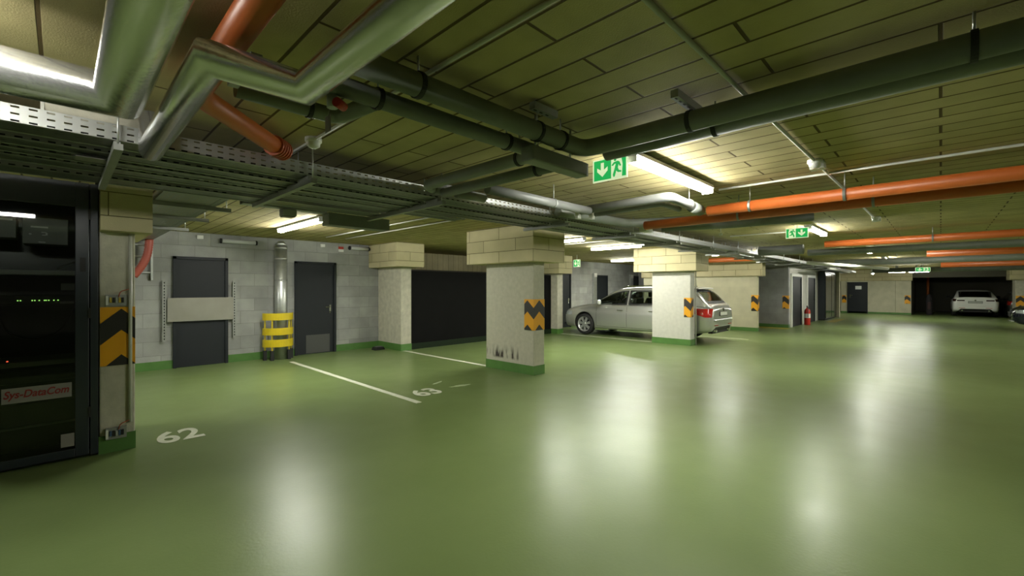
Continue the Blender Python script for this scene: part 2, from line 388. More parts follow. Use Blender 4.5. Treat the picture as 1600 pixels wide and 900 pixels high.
# ------------------------------------------------------------------ doors
def door_block(name, x0, x1, y, h, handle=True, face='y', kick=False, closer=False):
    # door in a wall facing -Y (face 'y') or -X (face 'x')
    r = bpy.data.objects.new(name, None); C.objects.link(r)
    r.location = ((x0+x1)/2, y, 0) if face == 'y' else (y, (x0+x1)/2, 0); r['kind'] = 'structure'
    def B(u0, u1, w0, w1, z0, z1): return box(u0, u1, y-w1, y-w0, z0, z1) if face == 'y' else box(y-w1, y-w0, u0, u1, z0, z1)
    B(x0+0.05, x1-0.05, 0.002, 0.02, 0.005, h-0.05).build('door_leaf', m_door, r)
    f = MB()
    for b in (B(x0, x0+0.05, 0, 0.05, 0, h), B(x1-0.05, x1, 0, 0.05, 0, h), B(x0, x1, 0, 0.05, h-0.05, h)):
        f.add(b.v, b.f)
    f.build('door_frame', m_frame, r)
    if handle:
        hx = x1-0.13; k = MB()
        if face == 'y':
            k.box(hx-0.02, hx+0.02, y-0.028, y-0.02, 0.93, 1.08)
            k.tube(bend([(hx, y-0.02, 1.03), (hx, y-0.07, 1.03), (hx-0.12, y-0.07, 1.03)], 0.02), 0.009, 10)
        else:
            k.box(y-0.028, y-0.02, hx-0.02, hx+0.02, 0.93, 1.08)
            k.tube(bend([(y-0.02, hx, 1.03), (y-0.07, hx, 1.03), (y-0.07, hx-0.12, 1.03)], 0.02), 0.009, 10)
        k.build('door_handle', m_chrome, r)
        kk = MB(); (kk.lathe([(0, 0.026), (0.014, 0.026), (0.016, 0.018)], (hx, y, 0.9), 'y', 14) if face == 'y' else kk.box(y-0.027, y-0.02, hx-0.015, hx+0.015, 0.88, 0.91))
        kk.build('keyhole_plate', m_chrome, r)
    if kick:
        B(x0+0.24, x1-0.14, 0.02, 0.024, 0.02, 0.42).build('kick_plate', mat('worn_kick_plate', (0.07, 0.072, 0.07), 0.45), r)
    if closer:
        B(x0+0.12, x0+0.42, 0.02, 0.08, h-0.13, h-0.06).build('door_closer', m_galv, r)
    return r
door_block('door_1', 1.42, 2.28, 10.0, 2.04, handle=False)
door_block('door_2', 3.52, 4.42, 10.0, 2.04, kick=True)
door_block('door_3', 12.55, 13.4, 10.0, 2.0)
door_block('door_4', 15.12, 15.95, 10.0, 1.98)
door_block('door_5', 18.0, 18.55, 10.0, 2.0, handle=False)
# end wall door with a paper notice
dr = door_block('door_8', 3.0, 3.93, 32.3, 1.80, face='x')
pn = box(32.272, 32.279, 3.28, 3.56, 1.38, 1.58).build('paper_notice', m_paperw); tag(pn, 'blank white notice on the dark door in the far end wall', 'notice')
tr = MB().box(18.93, 20.63, 3.965, 4.0, 1.9, 2.0).build('trim_5', m_white); bpy.data.objects.remove(tr)
for k, (a, b) in enumerate(((19.05, 20.55), (21.75, 23.15))):
    d = door_block('door_%d' % (6+k), a, b, 4.0, 1.9)
    t = MB(); t.box(a-0.14, a, 3.955, 4.0, 0, 2.0); t.box(b, b+0.14, 3.955, 4.0, 0, 2.0); t.box(a, b, 3.955, 4.0, 1.9, 2.0)
    t.build('door_surround', m_white, d)

# dark gleaming glass-fronted cabinet past the two doors
gc = thing('glazed_cabinet', 'tall dark glossy glass-fronted cabinet past the two narrow doors', 'cabinet', (25.0, 3.85, 0))
m_gl = mat('dark_gloss_panel', (0.02, 0.022, 0.025), 0.12)
box(24.0, 26.86, 3.72, 3.98, 0.05, 2.2).build('body', m_cab, gc)
for a, b in ((24.03, 25.4), (25.5, 26.84)):
    box(a, b, 3.70, 3.718, 0.1, 2.12).build('door', m_gl, gc)
box(24.0, 26.86, 3.75, 3.98, 0, 0.05).build('plinth', m_black, gc)
struct('wall_stub', box(26.9, 27.15, 3.6, 4.4, 0, H), m_cream)

# ------------------------------------------------------------------ pillars
def zig(u, p=0.28): # triangle wave: 1 at u = p/2 (peak), 0 at u = 0 (valley)
    t = (u/p) % 1.0; return 1-abs(2*t-1)
def hazard(fn, u0, u1, z0, z1, label, group, phase=0.0, corner=None, amp=0.13, thick=0.19, gap=0.41, plate=True):
    # amber plate with black chevrons; fn(u, z, w) maps plate coordinates to the wall surface, w = distance off it
    r = thing('hazard_sign', label, 'sign', fn((u0+u1)/2, z0, 0), group)
    cuts = sorted({u0, u1}|{0.14*k-phase for k in range(-6, 8) if u0 < 0.14*k-phase < u1}|({corner} if corner is not None else set()))
    pl = MB(); ch = MB()
    for a, b in zip(cuts[:-1], cuts[1:]):
        e = 1e-4
        def q(mb, za, zb, zc, zd, w0, w1):
            P = [fn(a, za, w0), fn(b, zb, w0), fn(b, zc, w0), fn(a, zd, w0), fn(a, za, w1), fn(b, zb, w1), fn(b, zc, w1), fn(a, zd, w1)]
            mb.add(P, [(3,2,1,0),(4,5,6,7),(0,1,5,4),(1,2,6,5),(2,3,7,6),(3,0,4,7)])
        q(pl, z0, z0, z1, z1, 0.001, 0.004)
        za, zb = zig(a+phase+e), zig(b+phase-e)
        top = z1-0.015
        for k in range(3):
            ta, tb = top-(1-za)*amp-k*gap, top-(1-zb)*amp-k*gap
            cl = lambda z: max(z0, min(z1, z))
            la, lb = ta-thick, tb-thick
            if cl(ta)-cl(la) > 1e-3 or cl(tb)-cl(lb) > 1e-3:
                A0, B0, B1, A1 = cl(la), cl(lb), cl(tb), cl(ta)
                if ta < z0 or tb < z0:  # clip a bottom triangle where the slope crosses the lower edge
                    hi, lo = max(ta, tb), min(ta, tb)
                    if hi <= z0: continue
                    f_ = (hi-z0)/(hi-lo)
                    if ta > tb: bb = a+(b-a)*f_; P = [(a, z0), (bb, z0), (a, ta)]
                    else: aa = b-(b-a)*f_; P = [(aa, z0), (b, z0), (b, tb)]
                    ch.add([fn(x, z, 0.0045) for x, z in P]+[fn(x, z, 0.006) for x, z in P], [(2,1,0),(3,4,5),(0,1,4,3),(1,2,5,4),(2,0,3,5)])
                else:
                    q(ch, A0, B0, B1, A1, 0.0045, 0.006)
    pl.build('backing_plate', m_sigy, r); ch.build('chevron', m_sigb, r)
    return r

def pillar(x0, x1, y0, y1, cx0, cx1, cy0, cy1, label, m, capz=1.89, group='concrete pillars with clad heads'):
    r = thing('pillar', label, 'pillar', (x0, y0, 0), group); r['kind'] = 'structure'
    box(x0, x1, y0, y1, 0, H).build('shaft', m, r, bevel=0.012)
    box(x0-0.004, x1+0.004, y0-0.004, y1+0.004, 0, 0.155).build('base_paint', m_band, r)['label'] = 'green painted base of the pillar'
    box(cx0, cx1, cy0, cy1, capz, H-0.002).build('head_cladding', m_clad, r)['label'] = 'board cladding around the pillar head'
    return r
pillar(5.50, 5.78, 4.86, 6.03, 5.22, 6.03, 4.62, 6.25, 'scuffed concrete pillar in the middle with chevron corner and dark rub marks low down', m_scuff)
pillar(11.08, 11.36, 4.52, 5.55, 10.82, 11.64, 4.28, 5.95, 'pale pillar standing in front of the silver estate car', m_white_conc)
pillar(0.235, 0.475, 5.28, 6.1, 0.235, 0.58, 5.1, 6.25, 'narrow pillar beside the black server cabinet with upward chevrons', m_conc, capz=1.955)
pillar(5.50, 5.78, 8.95, 10.0, 5.25, 5.98, 8.72, 10.0, 'rear pillar at the end of the grey block wall beside door with kick plate', m_conc, capz=1.95)
pillar(11.05, 11.33, 8.75, 10.0, 10.8, 11.5, 8.5, 10.0, 'rear pillar by the nose of the silver estate car', m_conc, capz=1.92)
pillar(31.0, 32.2, -3.2, -2.48, 30.8, 32.4, -3.4, -2.3, 'far right pillar beside the bay with the white car', m_conc, capz=1.84)

HZ = 'black and amber chevron signs'
def wrap_corner(cx, cy):
    # u < 0 runs back along the -X face, u > 0 runs along the -Y face
    def fn(u, z, w):
        if u <= 0: return (cx-0.004-w, cy-0.004-w-u if u < -1e-6 else cy-0.004-w, z)
        return (cx-0.004-w+u+w, cy-0.004-w, z)
    return fn
hazard(wrap_corner(5.5, 4.86), -0.21, 0.278, 0.75, 1.27, 'chevron sign wrapped around the corner of the scuffed middle pillar', HZ, corner=0.0)
hazard(wrap_corner(11.08, 4.52), -0.17, 0.17, 0.72, 1.21, 'chevron sign on the pillar in front of the silver car', HZ, corner=0.0)
hazard(lambda u, z, w: (0.24+u, 5.276-w, z), 0.0, 0.235, 0.77, 1.29, 'chevron sign on the pillar beside the server cabinet', HZ)
hazard(wrap_corner(16.35, 4.41), -0.2, 0.17, 0.68, 1.22, 'chevron sign on the end of the cream cross wall', HZ, corner=0.0)
hazard(wrap_corner(18.59, 3.99), -0.2, 0.1, 0.7, 1.18, 'chevron sign on the grey wall corner beside the first narrow door', HZ, corner=0.0)
hazard(lambda u, z, w: (32.28-w, 4.18-u, z), 0.0, 0.2, 0.6, 1.04, 'chevron sign beside the dark door in the far end wall', HZ, phase=0.05)
hazard(lambda u, z, w: (32.28-w, 1.42-u, z), 0.0, 0.24, 0.6, 1.06, 'chevron sign at the bay edge of the far end wall', HZ, phase=0.05)
hazard(lambda u, z, w: (30.99-w, -2.5-u, z), 0.0, 0.5, 0.6, 1.1, 'chevron sign on the far right pillar', HZ)

# ------------------------------------------------------------------ floor markings
def strip(name, x0, x1, y0, y1, m, label, cat, group=None):
    return tag(box(x0, x1, y0, y1, 0.0, 0.003).build(name, m), label, cat, group)
strip('parking_line', 3.14, 3.22, 4.75, 9.2, m_line, 'white bay line running from near number 63 to the yellow guarded duct', 'floor marking', 'white bay lines')
strip('parking_line', 5.53, 5.61, 6.06, 8.93, m_line, 'white bay line between the middle pillar and the rear pillar', 'floor marking', 'white bay lines')
strip('parking_line', 11.16, 11.24, 5.6, 8.7, m_line, 'white bay line beside the silver estate car', 'floor marking', 'white bay lines')
strip('parking_line', 13.55, 13.62, 3.9, 8.7, m_line, 'white bay line on the far side of the silver car', 'floor marking', 'white bay lines')
def floor_text(body, x0, x1, y0, y1, label):
    o = text_part('floor_number', body, m_line, lambda u, v, w: (x0+u, y0+v, 0.002+max(0, w)), x1-x0, y1-y0, None)
    return tag(o, label, 'floor marking', 'painted bay numbers')
floor_text('62', 0.64, 1.0, 5.2, 5.62, 'white painted number 62 on the green floor')
floor_text('63', 3.38, 3.76, 4.98, 5.36, 'white painted number 63 on the green floor')
def smear(cx, cy, a, b, rot, label, seed):
    rd = random.Random(seed); n = 22; pts = []
    for k in range(n):
        t = 2*PI*k/n; r = rd.uniform(0.55, 1.1); x, y = a*r*math.cos(t), b*r*math.sin(t)
        pts.append((cx+x*math.cos(rot)-y*math.sin(rot), cy+x*math.sin(rot)+y*math.cos(rot)))
    o = MB().prism(pts, lambda u, v, w: (u, v, 0.0+w), 0.002).build('paint_smear', m_worn); return tag(o, label, 'floor marking', 'worn paint smears')
smear(4.17, 5.14, 0.19, 0.05, -0.2, 'pale worn paint smear to the right of number 63', 1)
smear(4.05, 5.55, 0.13, 0.03, 0.4, 'faint worn paint smear behind number 63', 5)
strip('safety_line', 17.9, 18.5, 3.9, 5.2, m_yline, 'yellow floor stripe at the foot of the grey cross wall', 'floor marking')
strip('safety_line', 22.9, 25.5, 3.2, 3.55, m_yline, 'yellow floor stripe before the dark glossy cabinet', 'floor marking')

# ------------------------------------------------------------------ server cabinet
cb = thing('server_cabinet', 'black glass-fronted server rack cabinet at the left edge', 'cabinet', (-0.17, 5.3, 0))
MB().box(-0.60, -0.56, 5.28, 6.0, 0.02, 2.36).box(0.19, 0.228, 5.28, 6.0, 0.02, 2.36).box(-0.56, 0.19, 5.96, 6.0, 0.02, 2.36).box(-0.56, 0.19, 5.28, 5.96, 2.3, 2.36).box(-0.56, 0.19, 5.28, 5.96, 0.02, 0.07).build('body', [m_cab], cb)
MB().box(-0.6, -0.5, 5.255, 5.278, 0.03, 2.36).box(0.085, 0.17, 5.255, 5.278, 0.03, 2.36).box(-0.5, 0.085, 5.255, 5.278, 2.15, 2.36).box(-0.5, 0.085, 5.255, 5.278, 0.03, 0.10).build('door_frame', m_cab, cb, bevel=0.004)
box(0.178, 0.228, 5.26, 5.278, 0.02, 2.36).build('hinge_post', m_cab, cb, bevel=0.003)
box(-0.5, 0.085, 5.262, 5.266, 0.10, 2.15).build('door_glass', m_glass, cb)
lk = MB(); lk.box(0.115, 0.15, 5.248, 5.255, 1.6, 1.72); lk.build('lock', m_black, cb)
for hz in (0.35, 1.2, 2.05): box(0.165, 0.182, 5.245, 5.262, hz, hz+0.09).build('hinge', m_black, cb)
def rack_thing(name, label, x0, x1, y0, y1, z0, z1, m, cat='equipment'):
    t = thing(name, label, cat, ((x0+x1)/2, y0, z0)); box(x0, x1, y0, y1, z0, z1).build('casing', m, t, bevel=0.004); return t
t = rack_thing('display_unit', 'grey boxed rack unit with white markings at the cabinet top right', -0.22, 0.045, 5.42, 5.7, 1.83, 2.05, m_equip)
for (a, b, c, d) in ((-0.175, -0.075, 1.965, 1.978), (-0.115, -0.085, 1.925, 1.932), (-0.09, -0.078, 1.905, 1.926), (-0.11, -0.09, 1.902, 1.909), (-0.185, -0.17, 1.905, 1.916), (-0.13, -0.09, 1.842, 1.85)):
    box(a, b, 5.417, 5.419, c, d).build('white_mark', m_paperw, t)
t = rack_thing('display_unit', 'grey boxed rack unit cut off by the left edge at the cabinet top', -0.52, -0.255, 5.42, 5.7, 1.87, 2.04, m_equip)
box(-0.36, -0.275, 5.417, 5.419, 2.01, 2.025).build('white_mark', m_paperw, t)
t = rack_thing('rack_shelf', 'dim grey rack shelf across the cabinet under the boxed units', -0.52, 0.15, 5.40, 5.8, 1.57, 1.61, m_equipl)
t2 = thing('network_switch', 'network switch with a row of green lights in the cabinet', 'equipment', (-0.2, 5.4, 1.3))
box(-0.52, 0.15, 5.41, 5.8, 1.32, 1.40).build('casing', m_cabin, t2)
for k, x in enumerate((-0.25, -0.235, -0.17, -0.155, -0.13, -0.10, -0.09, -0.075, -0.045, -0.02)):
    box(x, x+0.008, 5.405, 5.409, 1.352, 1.360).build('indicator_light', m_ledg, t2)
t = rack_thing('patch_block', 'small grey connector block beside the row of green lights', 0.0, 0.085, 5.40, 5.55, 1.44, 1.50, m_equip)
box(-0.005, 0.08, 5.395, 5.4, 1.325, 1.345).build('name_strip', m_label, t)
t = rack_thing('rack_shelf', 'light grey rack shelf above the red lettered plate', -0.52, 0.15, 5.36, 5.8, 0.815, 0.855, m_equipl)
t = rack_thing('rack_shelf', 'lower dim grey rack shelf right above the red lettered plate', -0.52, 0.15, 5.36, 5.8, 0.68, 0.735, m_equip)
bd = thing('standby_light', 'tiny red light above the light grey rack shelf', 'light', (-0.30, 5.36, 0.855)); MB().box(-0.31, -0.29, 5.36, 5.38, 0.855, 0.865).build('base', m_black, bd); MB().box(-0.305, -0.295, 5.362, 5.37, 0.865, 0.873).build('lens', m_ledr, bd)
t = rack_thing('power_unit', 'dark rack unit in the bottom of the server cabinet', -0.52, 0.15, 5.42, 5.85, 0.12, 0.5, m_cabin)
box(-0.40, 0.10, 5.415, 5.419, 0.30, 0.32).build('trim_strip', m_equip, t)
cbl = MB(); cbl.tube(bend([(-0.36, 5.44, 1.25), (-0.3, 5.42, 1.08), (-0.15, 5.42, 1.02), (0.0, 5.43, 1.08), (0.08, 5.45, 1.28)], 0.1), 0.008, 8)
tag(cbl.build('cable', m_black), 'black looped cable hanging inside the server cabinet', 'cable')
cbl = MB(); cbl.tube([(-0.02, 5.42, 1.62), (0.03, 5.42, 1.66), (0.1, 5.43, 1.69)], 0.008, 8)
tag(cbl.build('cable', m_equip), 'short dark cable slanting above the dim rack shelf', 'cable')
pl = thing('name_plate', 'pale plate with red slanted lettering on the server cabinet glass', 'sign', (-0.13, 5.262, 0.53))
# the plate follows the photo's level course across the glass
box(-0.325, 0.065, 5.256, 5.261, 0.545, 0.665).build('plate', m_label, pl)
text_part('lettering', 'Sys-DataCom', m_ink, lambda u, v, w: (-0.315+u, 5.2555-max(0, w), 0.565+v), 0.365, 0.08, pl, shear=0.25)
st = box(0.0, 0.08, 5.256, 5.261, 0.125, 0.235).build('paper_label', m_label); tag(st, 'small square pale label low on the cabinet glass', 'label')

# conduit and terminal boxes on the pillar by the cabinet
cd = MB(); cd.tube([(0.44, 5.262, 0.25), (0.44, 5.262, 1.953)], 0.0135, 12); tag(cd.build('conduit_pipe', m_conduit), 'upright pale conduit on the pillar beside the server cabinet', 'pipe')
def terminal(z, label, mm):
    t = thing('terminal_box', label, 'box', (0.345, 5.27, z))
    box(0.275, 0.415, 5.255, 5.279, z, z+0.10).build('base_plate', m_galvd, t)
    for k in range(5): box(0.30+k*0.02, 0.314+k*0.02, 5.235, 5.254, z+0.03, z+0.075).build('terminal', (mm, m_black, m_equipl)[k % 3], t)
    box(0.275, 0.292, 5.24, 5.254, z+0.01, z+0.09).build('cover_flap', m_white, t)
    w = MB().tube(bend([(0.36, 5.245, z+0.08), (0.37, 5.24, z+0.13), (0.43, 5.24, z+0.15)], 0.03), 0.004, 8); w.build('wire', m_wire, t)
terminal(1.30, 'open terminal box above the chevrons on the left pillar', m_wirey)
terminal(0.12, 'open terminal box near the floor on the left pillar', m_blue)

# ------------------------------------------------------------------ back wall fittings
bp = thing('barrier_panel', 'brushed steel panel fixed across the handleless dark door', 'panel', (1.85, 9.9, 0.83))
box(1.33, 2.36, 9.905, 9.93, 0.85, 1.28).build('sheet', m_steel, bp)
for x in (1.29, 2.38): 
    rl = MB().box(x-0.027, x+0.027, 9.93, 9.96, 0.5, 1.59)
    for k in range(20): rl.box(x-0.008, x+0.008, 9.9285, 9.93, 0.53+k*0.053, 0.56+k*0.053, m=1)
    rl.build('slotted_rail', [m_galvd, m_seam], bp)
    box(x-0.015, x+0.015, 9.96, 9.999, 0.7, 0.74).build('wall_bracket', m_galvd, bp); box(x-0.015, x+0.015, 9.96, 9.999, 1.4, 1.44).build('wall_bracket', m_galvd, bp)
# round duct and yellow guard
dc = thing('round_duct', 'galvanised round duct rising from the yellow guard', 'duct', (3.17, 9.74, 0))
MB().tube([(3.17, 9.74, 0.0), (3.17, 9.74, 2.34)], 0.115, 28).build('pipe', m_galv, dc)
for z in (1.62, 2.06, 2.28): MB().ring((3.17, 9.74, z), (0, 0, 1), 0.115, 0.03, 0.006, 28).build('clamp_band', m_galvd, dc)
MB().box(3.15, 3.19, 9.85, 9.999, 1.6, 1.64).build('wall_bracket', m_galvd, dc)
MB().tube([(3.17, 9.74, 2.34), (3.17, 9.74, 2.42)], [0.115, 0.05], 28).build('cone_cap', m_galv, dc)
gd = thing('duct_guard', 'yellow half-round steel guard with three bands around the duct', 'guard', (3.12, 9.72, 0))
def arc(r0, r1, z0, z1):
    n = 18; mb = MB(); cx, cy = 3.12, 9.78; vs = []
    for k in range(n+1):
        a = PI+PI*k/n
        for r in (r0, r1):
            for z in (z0, z1): vs.append((cx+r*1.05*math.cos(a), cy+r*0.95*math.sin(a), z))
    fs = []
    for k in range(n):
        o = 4*k; p = o+4
        fs += [(o+2, p+2, p+3, o+3), (o+0, o+1, p+1, p+0), (o+1, o+3, p+3, p+1), (o+0, p+0, p+2, o+2)]
    fs += [(0, 2, 3, 1), (4*n, 4*n+1, 4*n+3, 4*n+2)]
    return mb.add(vs, fs)
for z0, z1 in ((0.27, 0.42), (0.51, 0.65), (0.81, 0.95)): arc(0.262, 0.275, z0, z1).build('band', m_yellow, gd)
for x, y in ((2.87, 9.75), (3.37, 9.75), (2.96, 9.61), (3.28, 9.61)): MB().box(x-0.012, x+0.012, y-0.012, y+0.012, 0.2, 0.94).build('post', m_yellow, gd)
for x, y in ((2.87, 9.75), (3.37, 9.75), (2.96, 9.61), (3.28, 9.61)): MB().box(x-0.03, x+0.03, y-0.03, y+0.03, 0.0, 0.2).build('foot', m_black, gd)
# bait box on the floor
bb = thing('bait_box', 'small black box on the floor by the rear pillar', 'box', (5.25, 9.55, 0))
MB().prism([(5.12, 0), (5.38, 0), (5.35, 0.07), (5.15, 0.07)], lambda u, v, w: (u, 9.45+w, v), 0.18).build('body', m_black, bb, bevel=0.008)
box(5.17, 5.33, 9.48, 9.6, 0.071, 0.08).build('lid', mat('worn_grey_plastic', (0.12, 0.12, 0.12), 0.5), bb)
# wall tube lamps (off)
def tube_lamp(x0, x1, y0, y1, z, label, lit, group, wall=False):
    # slim ceiling batten: housing and diffuser
    alongx = abs(x1-x0) > abs(y1-y0)
    t = thing('tube_lamp', label, 'lamp', ((x0+x1)/2, (y0+y1)/2, z), group)
    if alongx:
        y = (y0+y1)/2; fnp = lambda u, v, w: (x0+w, y+u, z+v); L = x1-x0
    else:
        x = (x0+x1)/2; fnp = lambda u, v, w: (x-u, y0+w, z+v); L = y1-y0
    if wall: fnp = (lambda u, v, w: (x0+w, y0-v, z-u))
    hs = [(-0.062, 0.044), (0.062, 0.044), (0.056, 0.075), (-0.056, 0.075)] if not wall else [(-0.045, 0.042), (0.045, 0.042), (0.05, 0.075), (-0.05, 0.075)]
    df = [(-0.052+0.104*k/10, 0.047-0.054*math.sin(PI*k/10)**0.6) for k in range(11)]
    MB().prism(hs, fnp, L).build('housing', m_lampbody, t)
    b = MB(); n = len(df); d = 0.012
    vs = [fnp(u, v, d) for u, v in df]+[fnp(u, v, L-d) for u, v in df]
    fs = [(i, i+1, i+1+n, i+n) for i in range(n-1)]+[list(range(n))[::-1], list(range(n, 2*n)), (0, n, 2*n-1, n-1)]
    b.add(vs, fs); b.build('diffuser', m_lamp if lit else m_unlit, t)
    for e in (0, L-d): 
        MB().prism([(-0.053, -0.004), (0.053, -0.004), (0.053, 0.05), (-0.053, 0.05)], lambda u, v, w, e=e: fnp(u, v, e+w), d).build('end_cap', m_lampbody if not wall else m_galvd, t)
    if not wall:
        for e in (0.25, L-0.3):
            q = [fnp(-0.03, 0.0755, e), fnp(0.03, 0.0755, e+0.05)]; MB().box(q[0][0], q[1][0], q[0][1], q[1][1], z+0.0755, H).build('mount_bracket', m_galvd, t)
    return t
tube_lamp(2.14, 2.75, 9.995, 9.995, 2.37, 'unlit tube lamp on the block wall above the barred door', False, 'unlit wall tube lamps', wall=True) if False else None
def wall_lamp(x0, x1, z, label):
    t = thing('wall_tube_lamp', label, 'lamp', ((x0+x1)/2, 9.95, z), 'unlit tube lamps on the block wall')
    box(x0, x1, 9.96, 9.999, z-0.025, z+0.03).build('housing', m_galvd, t)
    MB().tube([(x0+0.03, 9.93, z), (x1-0.03, 9.93, z)], 0.042, 16).build('tube_cover', m_unlit, t)
    for x in (x0+0.015, x1-0.015): MB().tube([(x-0.015, 9.93, z), (x+0.015, 9.93, z)], 0.047, 16).build('end_cap', m_black, t)
wall_lamp(2.14, 2.78, 2.37, 'unlit tube lamp on the block wall above the barred door')
wall_lamp(4.72, 5.22, 2.40, 'unlit short tube lamp on the block wall by the rear pillar')
fs_ = thing('fire_sign', 'small red and white plate high on the block wall near rear pillar', 'sign', (4.55, 9.99, 2.33)); box(4.49, 4.61, 9.985, 9.998, 2.30, 2.36).build('plate', m_paperw, fs_); box(4.49, 4.61, 9.985, 9.998, 2.361, 2.42).build('top_half', m_red, fs_)
for (x, l) in ((1.83, 'small white socket box on the block wall above the barred door'), (4.12, 'small white socket box on the block wall above the kick plate door')):
    t = thing('socket_box', l, 'box', (x, 9.98, 2.40)); box(x-0.05, x+0.05, 9.96, 9.998, 2.38, 2.45).build('body', m_white, t, bevel=0.006); box(x-0.03, x+0.03, 9.955, 9.96, 2.395, 2.435).build('lid', m_paperw, t)
# red corrugated hose and ladder tray on the wall behind the left pillar
hp = bend([(1.07, 9.8, 2.30), (1.05, 9.8, 2.05), (0.98, 9.8, 1.85), (0.86, 9.8, 1.66)], 0.12, 8)
hs = MB(); fine = []
for a, b in zip(hp[:-1], hp[1:]):
    n = max(1, int((b-a).length/0.018))
    for k in range(n): fine.append(a.lerp(b, k/n))
fine.append(hp[-1]); hs.tube(fine, [0.055+(0.006 if i % 2 else 0) for i in range(len(fine))], 16)
tag(hs.build('corrugated_hose', m_redpipe), 'dull red corrugated hose curving down the block wall', 'hose')
lt = thing('ladder_tray', 'short upright steel ladder bracket beside the red corrugated hose', 'bracket', (1.0, 9.93, 1.57))
for x in (0.86, 1.12): box(x-0.015, x+0.015, 9.94, 9.998, 1.6, 2.3).build('rail', m_galv, lt)
for z in (1.72, 2.0, 2.2): box(0.876, 1.104, 9.95, 9.97, z, z+0.025).build('rung', m_galv, lt)
# trunking on the far back wall
for x, l in ((14.95, 'upright pale steel trunking left of the first far door behind the silver car'), (17.87, 'upright pale steel trunking above the rear of the silver car')):
    t = thing('cable_trunking', l, 'trunking', (x, 9.95, 0)); box(x-0.1, x+0.1, 9.9, 9.999, 0.3, 2.05).build('channel', m_galv, t); box(x-0.1, x+0.1, 9.89, 9.9, 1.9, 2.05).build('end_plate', m_white, t)

# fire extinguisher
fe = thing('fire_extinguisher', 'red fire extinguisher standing between the two narrow doors', 'fire extinguisher', (19.95, 3.62, 0))
X, Y = 20.6, 3.78
fe.location = (X, Y, 0)
MB().lathe([(0, 0), (0.10, 0), (0.105, 0.03), (0.105, 0.52), (0.09, 0.6), (0.035, 0.65), (0.03, 0.68), (0, 0.68)], (X, Y, 0), 'z', 24).build('cylinder', m_redpaint, fe)
MB().lathe([(0.107, 0.28), (0.107, 0.45)], (X, Y, 0), 'z', 24).build('label_band', m_paperw, fe)
MB().box(X-0.02, X+0.02, Y-0.02, Y+0.02, 0.681, 0.74).box(X-0.1, X+0.02, Y-0.012, Y+0.012, 0.741, 0.76).build('valve', m_black, fe)
MB().tube(bend([(X-0.02, Y-0.02, 0.71), (X-0.14, Y-0.05, 0.66), (X-0.13, Y-0.05, 0.3)], 0.06), 0.012, 8).build('hose', m_black, fe)

# ------------------------------------------------------------------ pipes
def clamp_at(parent, p, axis, r, top=H, m=None, rod=True):
    MB().ring(p, axis, r+0.001, 0.022, 0.005, 20).build('clamp', m or m_galvd, parent)
    if rod: MB().tube([(p[0], p[1], p[2]+r+0.006), (p[0], p[1], top)], 0.005, 8).build('hanger_rod', m_galv, parent)
def pipe(name, path, r, m, label, cat='pipe', rad=None, clamps=(), n=20, group=None, clampm=None):
    P = bend(path, rad, 6) if rad else path
    t = thing(name, label, cat, path[0], group)
    MB().tube(P, r, n).build('run', m, t)
    for p, ax in clamps: clamp_at(t, p, ax, r, m=clampm)
    return t
AX, AY = (1, 0, 0), (0, 1, 0)
s1 = pipe('insulated_pipe', [(-1.8, 2.43, 2.25), (0.17, 2.43, 2.25), (0.17, 0.2, 2.25)], 0.083, m_foil, 'thick foil-wrapped pipe with elbow at the upper left corner', clamps=[((-1.2, 2.43, 2.25), AX)])
s2 = pipe('insulated_pipe', [(0.36, 3.19, 2.44), (0.36, 3.19, 2.25), (0.36, 1.80, 2.25), (0.675, 1.80, 2.25), (0.675, 0.1, 2.25)], 0.060, m_foil, 'thinner foil-wrapped pipe with two elbows right of the thick one')
od = pipe('drain_pipe', [(0.46, 0.3, 2.415), (0.46, 2.62, 2.415), (1.07, 3.23, 2.395)], 0.055, m_orange, 'orange pipe passing above the foil pipes and slanting to the trays', rad=0.12, clamps=[((0.46, 1.45, 2.415), AY)])
MB_ = MB()
for k in range(5): MB_.ring((0.975+k*0.02, 3.135+k*0.02, 2.398), (1, 1, 0), 0.055, 0.014, 0.013, 20)
MB_.build('socket', mat('dark_orange_plastic', (0.40, 0.075, 0.02), 0.5), od)['label'] = 'ribbed darker orange socket'
g1 = pipe('insulated_pipe', [(0.80, 1.68, 2.37), (2.40, 1.68, 2.37), (2.40, -2.6, 2.37)], 0.054, m_insul, 'upper dark grey pipe turning across the ceiling to the right edge', rad=0.1,
     clamps=[((1.12, 1.68, 2.37), AX), ((1.93, 1.68, 2.37), AX), ((2.15, 1.68, 2.37), AX), ((2.40, 0.98, 2.37), AY), ((2.40, -0.09, 2.37), AY)], clampm=m_black)
g2 = pipe('insulated_pipe', [(0.76, 1.82, 2.315), (2.12, 1.82, 2.315), (2.12, 3.05, 2.315), (2.22, 3.12, 2.315)], 0.043, m_insul, 'slimmer dark grey pipe under the upper one, turning towards the trays', rad=0.07, clamps=[((1.0, 1.82, 2.315), AX), ((1.82, 1.82, 2.315), AX), ((2.12, 2.0, 2.315), AY)], clampm=m_black)
g3 = pipe('insulated_pipe', [(2.545, 1.60, 2.36), (2.545, -2.6, 2.36)], 0.050, m_insul, 'lower dark grey pipe running beside the upper one to the right edge', clamps=[((2.545, 0.9, 2.36), AY)], clampm=m_black)
g4 = pipe('insulated_pipe', [(2.31, 1.80, 2.28), (2.31, 3.08, 2.28)], 0.040, m_insul, 'short dark grey pipe running from the square box end to the trays', clamps=[((2.31, 2.0, 2.28), AY)], clampm=m_black)
pipe('insulated_pipe', [(0.58, 2.40, 2.41), (1.08, 2.40, 2.41), (1.08, 2.0, 2.38)], 0.042, m_insul, 'short dark pipe passing behind the thin foil pipe near the red valve', rad=0.08, clamps=[((0.92, 2.40, 2.41), AX)], clampm=m_black)
